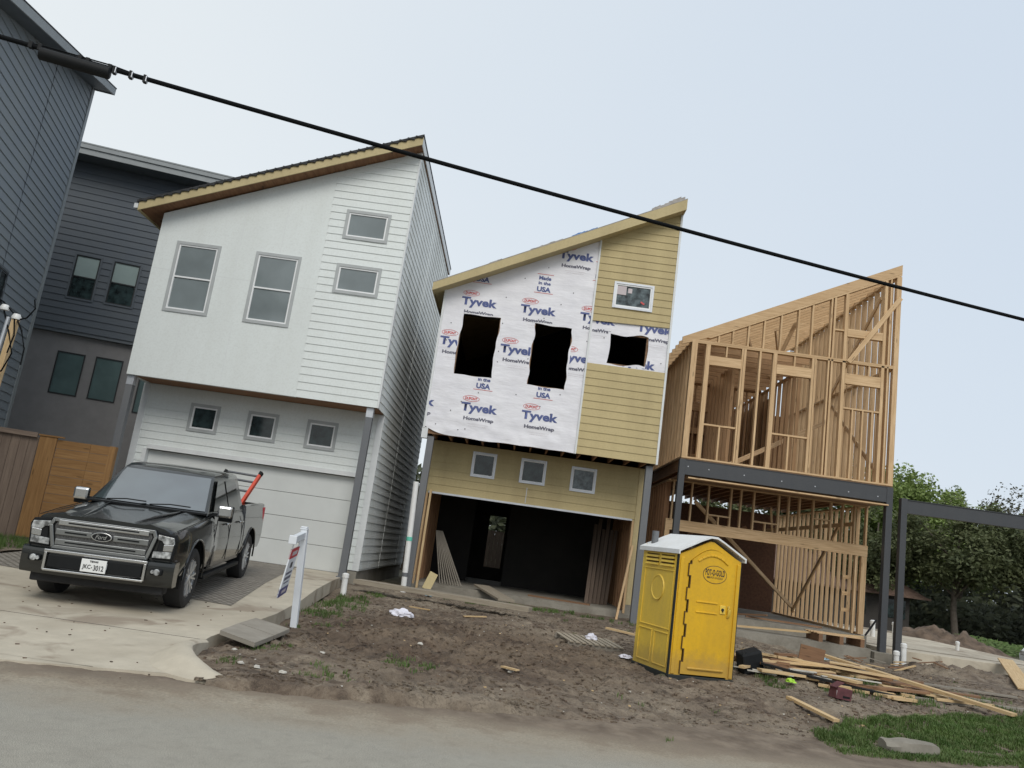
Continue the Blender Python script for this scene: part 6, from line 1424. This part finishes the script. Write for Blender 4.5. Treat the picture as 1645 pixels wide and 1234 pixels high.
# wood chips, clods: nobody could count them
def bits(nm, mat, n, box_, s0, s1, flatk=.5, seed=3, t0=8.12):
    rd = random.Random(seed); mb = MB()
    for i in range(n):
        x, y = rd.uniform(box_[0], box_[1]), rd.uniform(box_[2], box_[3])
        if tt(x, y) < t0 or x < dedge(y)+.08: continue
        z = hz(x, y) if tt(x, y) > 8.1 else .02; s = rd.uniform(s0, s1); 
        vs = []
        for sx_ in (-1, 1):
            for sy_ in (-1, 1):
                for sz_ in (-1, 1): vs.append((x+sx_*s*rd.uniform(.5, 1.1), y+sy_*s*rd.uniform(.5, 1.1), z+sz_*s*flatk*rd.uniform(.4, 1.1)))
        mb.mesh(vs, [(0, 1, 3, 2), (4, 6, 7, 5), (0, 4, 5, 1), (2, 3, 7, 6), (0, 2, 6, 4), (1, 5, 7, 3)])
    o = mb.build(nm, mat, None, fixn=False); o['kind'] = 'stuff'; return o
tag(bits('soil_crumbs', 'g_mud', 9000, (-3, 9.5, 8.0, 18.5), .006, .030, .6, 15), 'pale and brown crumbs of soil scattered over the yard', 'clods')
tag(bits('mud_clods', 'mud', 4200, (-3, 6.5, 8.2, 17.5), .006, .024, .55, 5), 'dark mud clods scattered over the yard', 'clods')
tag(bits('wood_chips', 'pale_wood', 170, (-3, 9.5, 8.4, 18.5), .008, .022, .4, 6), 'pale wood chips and grit scattered over the mud', 'chips')
tag(bits('gravel', 'white_scrap', 260, (-3, 9.5, 7.7, 18.5), .006, .016, .6, 8), 'pale gravel scattered over the mud and shoulder', 'gravel')

def bank_clods():
    rd = random.Random(77); mb = MB()
    for i in range(900):
        u = rd.uniform(-.45, 4.2); t_ = 8.20+abs(rd.gauss(0, .13)); x, y = S(u, t_)
        if noise.noise(Vector((u*1.7, 2, 5))) < -.1: continue
        if x < -2.62 or rd.random() < (u-2.2)/2.6: continue
        z = max(.0, hz(x, y)); s = rd.uniform(.005, .024); vs = []
        for a in (-1, 1):
            for b in (-1, 1):
                for c in (-1, 1): vs.append((x+a*s*rd.uniform(.4, 1.3), y+b*s*rd.uniform(.4, 1.2), z+c*s*.7*rd.uniform(.4, 1.2)))
        mb.mesh(vs, [(0, 1, 3, 2), (4, 6, 7, 5), (0, 4, 5, 1), (2, 3, 7, 6), (0, 2, 6, 4), (1, 5, 7, 3)])
    o = mb.build('bank_clods', 'g_mud', None, fixn=False); tag(o, 'crumbling dark soil clods along the broken edge of the yard', 'clods', kind='stuff')
    mb = MB()
    for i in range(110):
        x, y = rd.uniform(-9, -2.9), rd.uniform(7.4, 12.5)
        if x > dedge(y)-.1: continue
        z = drive_z(y)+.016 if tt(x, y) > 8.45 else .03; s = rd.uniform(.005, .018); a = rd.uniform(0, 6.3); mb.obox((x, y, z), (s*math.cos(a), s*math.sin(a), 0), (-s*.6*math.sin(a), s*.6*math.cos(a), .0), (0, 0, .004))
    o = mb.build('leaf_litter', 'mud', None, fixn=False); tag(o, 'dead leaf bits scattered on the driveway', 'litter', kind='stuff')
bank_clods()
# grass
def grass():
    rd = random.Random(12); mb = MB()
    def tuft(x, y, h, n, spread):
        z0 = hz(x, y) if tt(x, y) > 7.9 else .0
        for k in range(n):
            a = rd.uniform(0, 6.28); r = rd.uniform(0, spread); bx, by = x+r*math.cos(a), y+r*math.sin(a); l = h*rd.uniform(.5, 1.2); b = rd.uniform(0, 6.28); ln = l*rd.uniform(.2, .8); w = .004+.003*rd.random()
            px, py = math.cos(b+1.57)*w, math.sin(b+1.57)*w; mx_, my_ = bx+math.cos(b)*ln*.4, by+math.sin(b)*ln*.4
            mb.face([(bx-px, by-py, z0-.01), (bx+px, by+py, z0-.01), (mx_+px*.7, my_+py*.7, z0+l*.65), (mx_-px*.7, my_-py*.7, z0+l*.65)])
            mb.face([(mx_-px*.7, my_-py*.7, z0+l*.65), (mx_+px*.7, my_+py*.7, z0+l*.65), (bx+math.cos(b)*ln, by+math.sin(b)*ln, z0+l)])
    for i in range(21000):     # roadside patch
        x = rd.uniform(3.7, 10.5); y = rd.uniform(8.6, 12.9)
        t_ = tt(x, y); 
        lo = 7.66+.15*noise.noise(Vector((x*2, 0, 0))); hi = 8.55+(x-3.8)*.75 if x < 5.2 else 9.6+(x-5.2)*.16
        hi += .35*noise.noise(Vector((x*1.3, y*.9, 7)))
        if not (lo < t_ < hi) or noise.noise(Vector((x*2.3, y*2.3, 3))) < -.52: continue
        if abs(x-4.69) < .28 and abs(y-9.58) < .10: continue
        tuft(x, y, .05+.09*max(0, noise.noise(Vector((x*1.5, y*1.5, 1)))), 8, .06)
    for (x0, x1, y0, y1, n, h, dens) in ((-3.15, -2.3, 13.2, 17.4, 420, .07, 0), (-1.2, 3.0, 18.3, 19.25, 420, .07, .0), (-2.75, -.6, 8.45, 10.2, 330, .045, .08), (4.0, 6.6, 12.4, 13.0, 240, .07, 0), (6.0, 8.6, 13.0, 14.4, 260, .07, .0), (-2.9, -2.2, 11.0, 13.5, 70, .05, .0), (1.2, 9, 8.2, 18, 130, .05, .2)):
        for i in range(n):
            x, y = rd.uniform(x0, x1), rd.uniform(y0, y1)
            if noise.noise(Vector((x*1.6, y*1.6, 13))) < dens or x < dedge(y)+.06: continue
            tuft(x, y, h, 8, .07)
    for i in range(700):
        x, y = rd.uniform(-12, -8.4), rd.uniform(13.0, 15.7)
        z0 = min(.75, .16+(y-9.8)*.055)+.02
        for k in range(6):
            a = rd.uniform(0, 6.28); l = rd.uniform(.04, .12); b = rd.uniform(0, 6.28); bx, by = x+.06*math.cos(a), y+.06*math.sin(a)
            mb.face([(bx-.008, by, z0-.02), (bx+.008, by, z0-.02), (bx+math.cos(b)*l*.5, by+math.sin(b)*l*.5, z0+l)])
    o = mb.build('grass', 'grass', None, fixn=False); tag(o, 'green grass growing in patches on the verge and yard', 'grass', kind='stuff')
grass()

# ---------------------------------------------------------------- heap, far house, parked car, trees
def heap():
    xs, ys = fr(12.2, 20.5, .11), fr(27.2, 33.2, .14)
    def f(x, y):
        p = Vector((x, y, 0)); d = ((x-16.1)/1.7)**2+((y-30.3)/1.3)**2; d2 = ((x-14.9)/1.1)**2+((y-30)/1.1)**2
        return .2+(.52*math.exp(-(d*.8)**1.6)+.30*math.exp(-d2*1.2))*(1+.45*noise.fractal(p*1.6, 1, 2, 4))+.17*noise.fractal(p*2.4, 1, 2, 4)*math.exp(-d*.8)-.25*min(1, d*.25)
    o = grid('dirt_heap', xs, ys, f, 'mud'); del o['kind']; tag(o, 'brown heap of excavated dirt beyond the bare slab', 'dirt heap', kind='structure'); 
heap()
def far_house():
    H = root('far_house', 'low house with a brown shingle roof among the trees behind the steel columns', 'house', (15, 40, .2))
    mb = MB(); mb.box(10.5, 18.6, 38.5, 46, .1, 2.2); mb.build('wall', 'far_wall', H)
    mb = MB(); e = .5; x0, x1, y0, y1 = 10.2, 19.3, 38, 46.5; zb, zt_ = 1.9, 4.6; r0, r1 = (13.0, 42.2, zt_), (15.2, 42.2, zt_)
    c = [(x0, y0, zb), (x1, y0, zb), (x1, y1, zb), (x0, y1, zb)]
    mb.face([c[0], c[1], r1, r0]); mb.face([c[1], c[2], r1]); mb.face([c[2], c[3], r0, r1]); mb.face([c[3], c[0], r0]); mb.face(c[::-1]); mb.build('roof', 'rooftan', H)
    mb = MB(); mb.box(x0, x1, y0-.05, y0-.01, zb-.04, zb+.05); mb.build('gutter', 'rooftan', H)
    for x in (11.5, 13.6, 15.8, 17.6): mb = MB(); mb.box(x, x+.8, 38.46, 38.49, .9, 1.7); mb.build('window', 'pane_dark', H)
far_house()
def car():
    T = root('parked_car', 'white parked car just cut off by the right edge beyond the slab', 'car', (16.6, 24.6, .25))
    y0 = 24.6
    sec = [(x_+.75, z_) for x_, z_ in [(14.85, .35), (14.82, .62), (14.95, .80), (15.75, .92), (16.25, 1.30), (17.6, 1.32), (18.3, .95), (19.0, .88), (19.05, .4)]]
    mb = MB(); mb.prism(sec, y0-.85, y0+.85); mb.build('body', 'car_white', T, bevel=.06)
    mb = MB(); mb.prism([(16.6, .93), (17.03, 1.24), (18.25, 1.26), (18.85, .95)], y0-.86, y0+.86); mb.build('side_window', 'car_glass', T)
    for x in (16.25, 19.05):
        for y in (y0-.86, y0+.66): mb = MB(); mb.lathe([(0, y), (.3, y), (.32, y+.02), (.32, y+.18), (.3, y+.2), (0, y+.2)], 'y', 24, (x, 0, .55)); mb.build('wheel', 'rubber', T, smooth=40)
    for y in (y0-.6, y0+.6): mb = MB(); mb.obox((15.62, y, .66), (.06, 0, 0), (0, .14, 0), (0, 0, .06)); mb.build('headlight', 'lamp', T, bevel=.01)
car()

def tree(x, y, h, cr_, kind, label, n=2600, trunk_r=.18, crown_z=.35, leaf=.17, group='trees beyond the building site', seed=0, bare=False):
    rd = random.Random(seed+17); T = root('tree', label, 'tree', (x, y, .2), group)
    mb = MB(); top = Vector((x+rd.uniform(-.4, .4), y, .2+h*.82)); pts = [Vector((x, y, 0)), Vector((x+rd.uniform(-.15, .15), y, h*.25)), Vector((x+rd.uniform(-.3, .3), y, h*.5)), top]
    mb.tube(pts, [trunk_r, trunk_r*.8, trunk_r*.55, .03], 8)
    tips = []
    for k in range(11 if not bare else 26):
        f = rd.uniform(.25, .85); p = pts[1].lerp(pts[2], min(1, f*1.4)) if f < .6 else pts[2].lerp(pts[3], (f-.6)/.4); a = rd.uniform(0, 6.28); l = cr_*rd.uniform(.5, 1.0)*(1.1-f*.4)
        q = p+Vector((math.cos(a)*l*.55, math.sin(a)*l*.55, l*.5)); r = p+Vector((math.cos(a)*l, math.sin(a)*l, l*(.7+rd.uniform(0, .4)))); mb.tube([p, q, r], [trunk_r*.35, trunk_r*.2, .015], 5); tips.append(r); tips.append(q)
        if bare:
            for m_ in range(5): s_ = q.lerp(r, rd.random()); mb.tube([s_, s_+Vector((rd.uniform(-.6, .6), rd.uniform(-.6, .6), rd.uniform(.2, .9)))], [.018, .006], 4)
    mb.build('trunk', 'bark', T, smooth=50, fixn=False)
    # leaf clumps: ellipsoidal clusters hung through an uneven crown volume
    cl = []
    for k in range(34):
        while True:
            d = Vector((rd.uniform(-1, 1), rd.uniform(-1, 1), rd.uniform(-1, 1)))
            if d.length < 1: break
        cz = h*(crown_z+(1-crown_z)*.52); c = Vector((x+d.x*cr_*.82, y+d.y*cr_*.82, cz+d.z*h*(1-crown_z)*.46)); cl.append((c, cr_*rd.uniform(.18, .36)))
    for t_ in tips: cl.append((t_, cr_*rd.uniform(.14, .25)))
    vs = []; fs = []
    for i in range(n):
        c, r = rd.choice(cl); g = Vector((rd.gauss(0, 1), rd.gauss(0, 1), rd.gauss(0, .75))); g = g.normalized()*r*(rd.random()**.4); p = c+g
        s = leaf*rd.uniform(.55, 1.3); u = Vector((rd.gauss(0, 1), rd.gauss(0, 1), rd.gauss(0, .6))).normalized(); w = u.orthogonal().normalized(); w = (w*math.cos(i)+u.cross(w)*math.sin(i)); b = len(vs)
        vs += [p-u*s, p+w*s*.5, p+u*s, p-w*s*.5]; fs.append((b, b+1, b+2, b+3))
    me = bpy.data.meshes.new('crown'); off = T.location; me.from_pydata([v-off for v in vs], [], fs); me.materials.append(M[kind])
    o = bpy.data.objects.new('crown', me); COL.objects.link(o); o.parent = T
TR = [
 (17.8, 43.0, 8.7, 2.9, 'leaf_bright', 'bright green leafy tree just right of the framed house', 7000, .2, .22, .2),
 (21.0, 44.0, 8.7, 3.3, 'leaf_bright', 'broad bright green tree above the steel beam', 9500, .22, .25, .2),
 (24.0, 44.5, 8.0, 2.5, 'leaf_bright', 'smaller bright green tree right of the broad one', 6500, .2, .3, .2),
 (26.2, 42.0, 8.4, 2.8, 'leaf_grey', 'sparse greyish tree with bare twigs at the right edge', 3000, .2, .25, .16),
 (17.0, 38.8, 6.0, 2.4, 'leaf_mid', 'olive green tree behind the two steel columns', 5200, .16, .25, .17),
 (20.2, 37.5, 6.2, 2.6, 'leaf_mid', 'olive green tree with a slim pale trunk behind the dirt heap', 5600, .17, .36, .17),
 (23.2, 37.0, 6.4, 2.6, 'leaf_mid', 'olive green tree with a forked trunk right of the dirt heap', 5600, .2, .36, .17),
 (26.3, 37.5, 6.3, 2.6, 'leaf_mid', 'olive green tree at the right edge behind the parked car', 4600, .18, .3, .17),
 (14.6, 42.5, 7.2, 2.6, 'leaf_mid', 'dark tree seen through the studs of the framed garage', 5000, .18, .2, .2),
 (11.4, 44, 7.0, 2.7, 'leaf_mid', 'tree far behind the middle of the framed house', 3500, .18, .2, .22),
]
for i, a in enumerate(TR):
    tree(a[0], a[1], a[2], a[3], a[4], a[5], int(a[6]*2.3), a[7], a[8], a[9]*.60, seed=i*5, bare=(a[4] == 'leaf_grey'))
def mass(nm, label, cat, x0, x1, y0, y1, z0, z1, n, mat, leaf, seed):
    rd = random.Random(seed); vs = []; fs = []
    for i in range(n):
        x, y = rd.uniform(x0, x1), rd.uniform(y0, y1); hh = z1*(.75+.35*noise.noise(Vector((x*.35, y*.3, seed)))); z = z0+(hh-z0)*rd.random()**.8; p = Vector((x, y, z))
        if noise.noise(p*.55) < (-.7 if z < 4.2 else -.25): continue
        s = leaf*rd.uniform(.6, 1.3); u = Vector((rd.gauss(0, 1), rd.gauss(0, 1), rd.gauss(0, .6))).normalized(); w = u.orthogonal().normalized(); b = len(vs); vs += [p-u*s, p+w*s*.55, p+u*s, p-w*s*.55]; fs.append((b, b+1, b+2, b+3))
    me = bpy.data.meshes.new(nm); me.from_pydata(vs, [], fs); me.materials.append(M[mat]); o = bpy.data.objects.new(nm, me); COL.objects.link(o); tag(o, label, cat, kind='stuff')
mass('woodland', 'dark undergrowth and wood behind the site', 'woodland', -30, 60, 47, 54, 0, 6.2, 60000, 'leaf_dark', .26, 2)
mass('undergrowth', 'low dark brush along the back of the site', 'brush', 8, 36, 40, 46, 0, 2.6, 9000, 'leaf_dark', .22, 4)
mass('weeds', 'green weeds beside the dirt heap', 'weeds', 17.0, 24, 30.5, 34, 0, .8, 4600, 'grass', .08, 9)
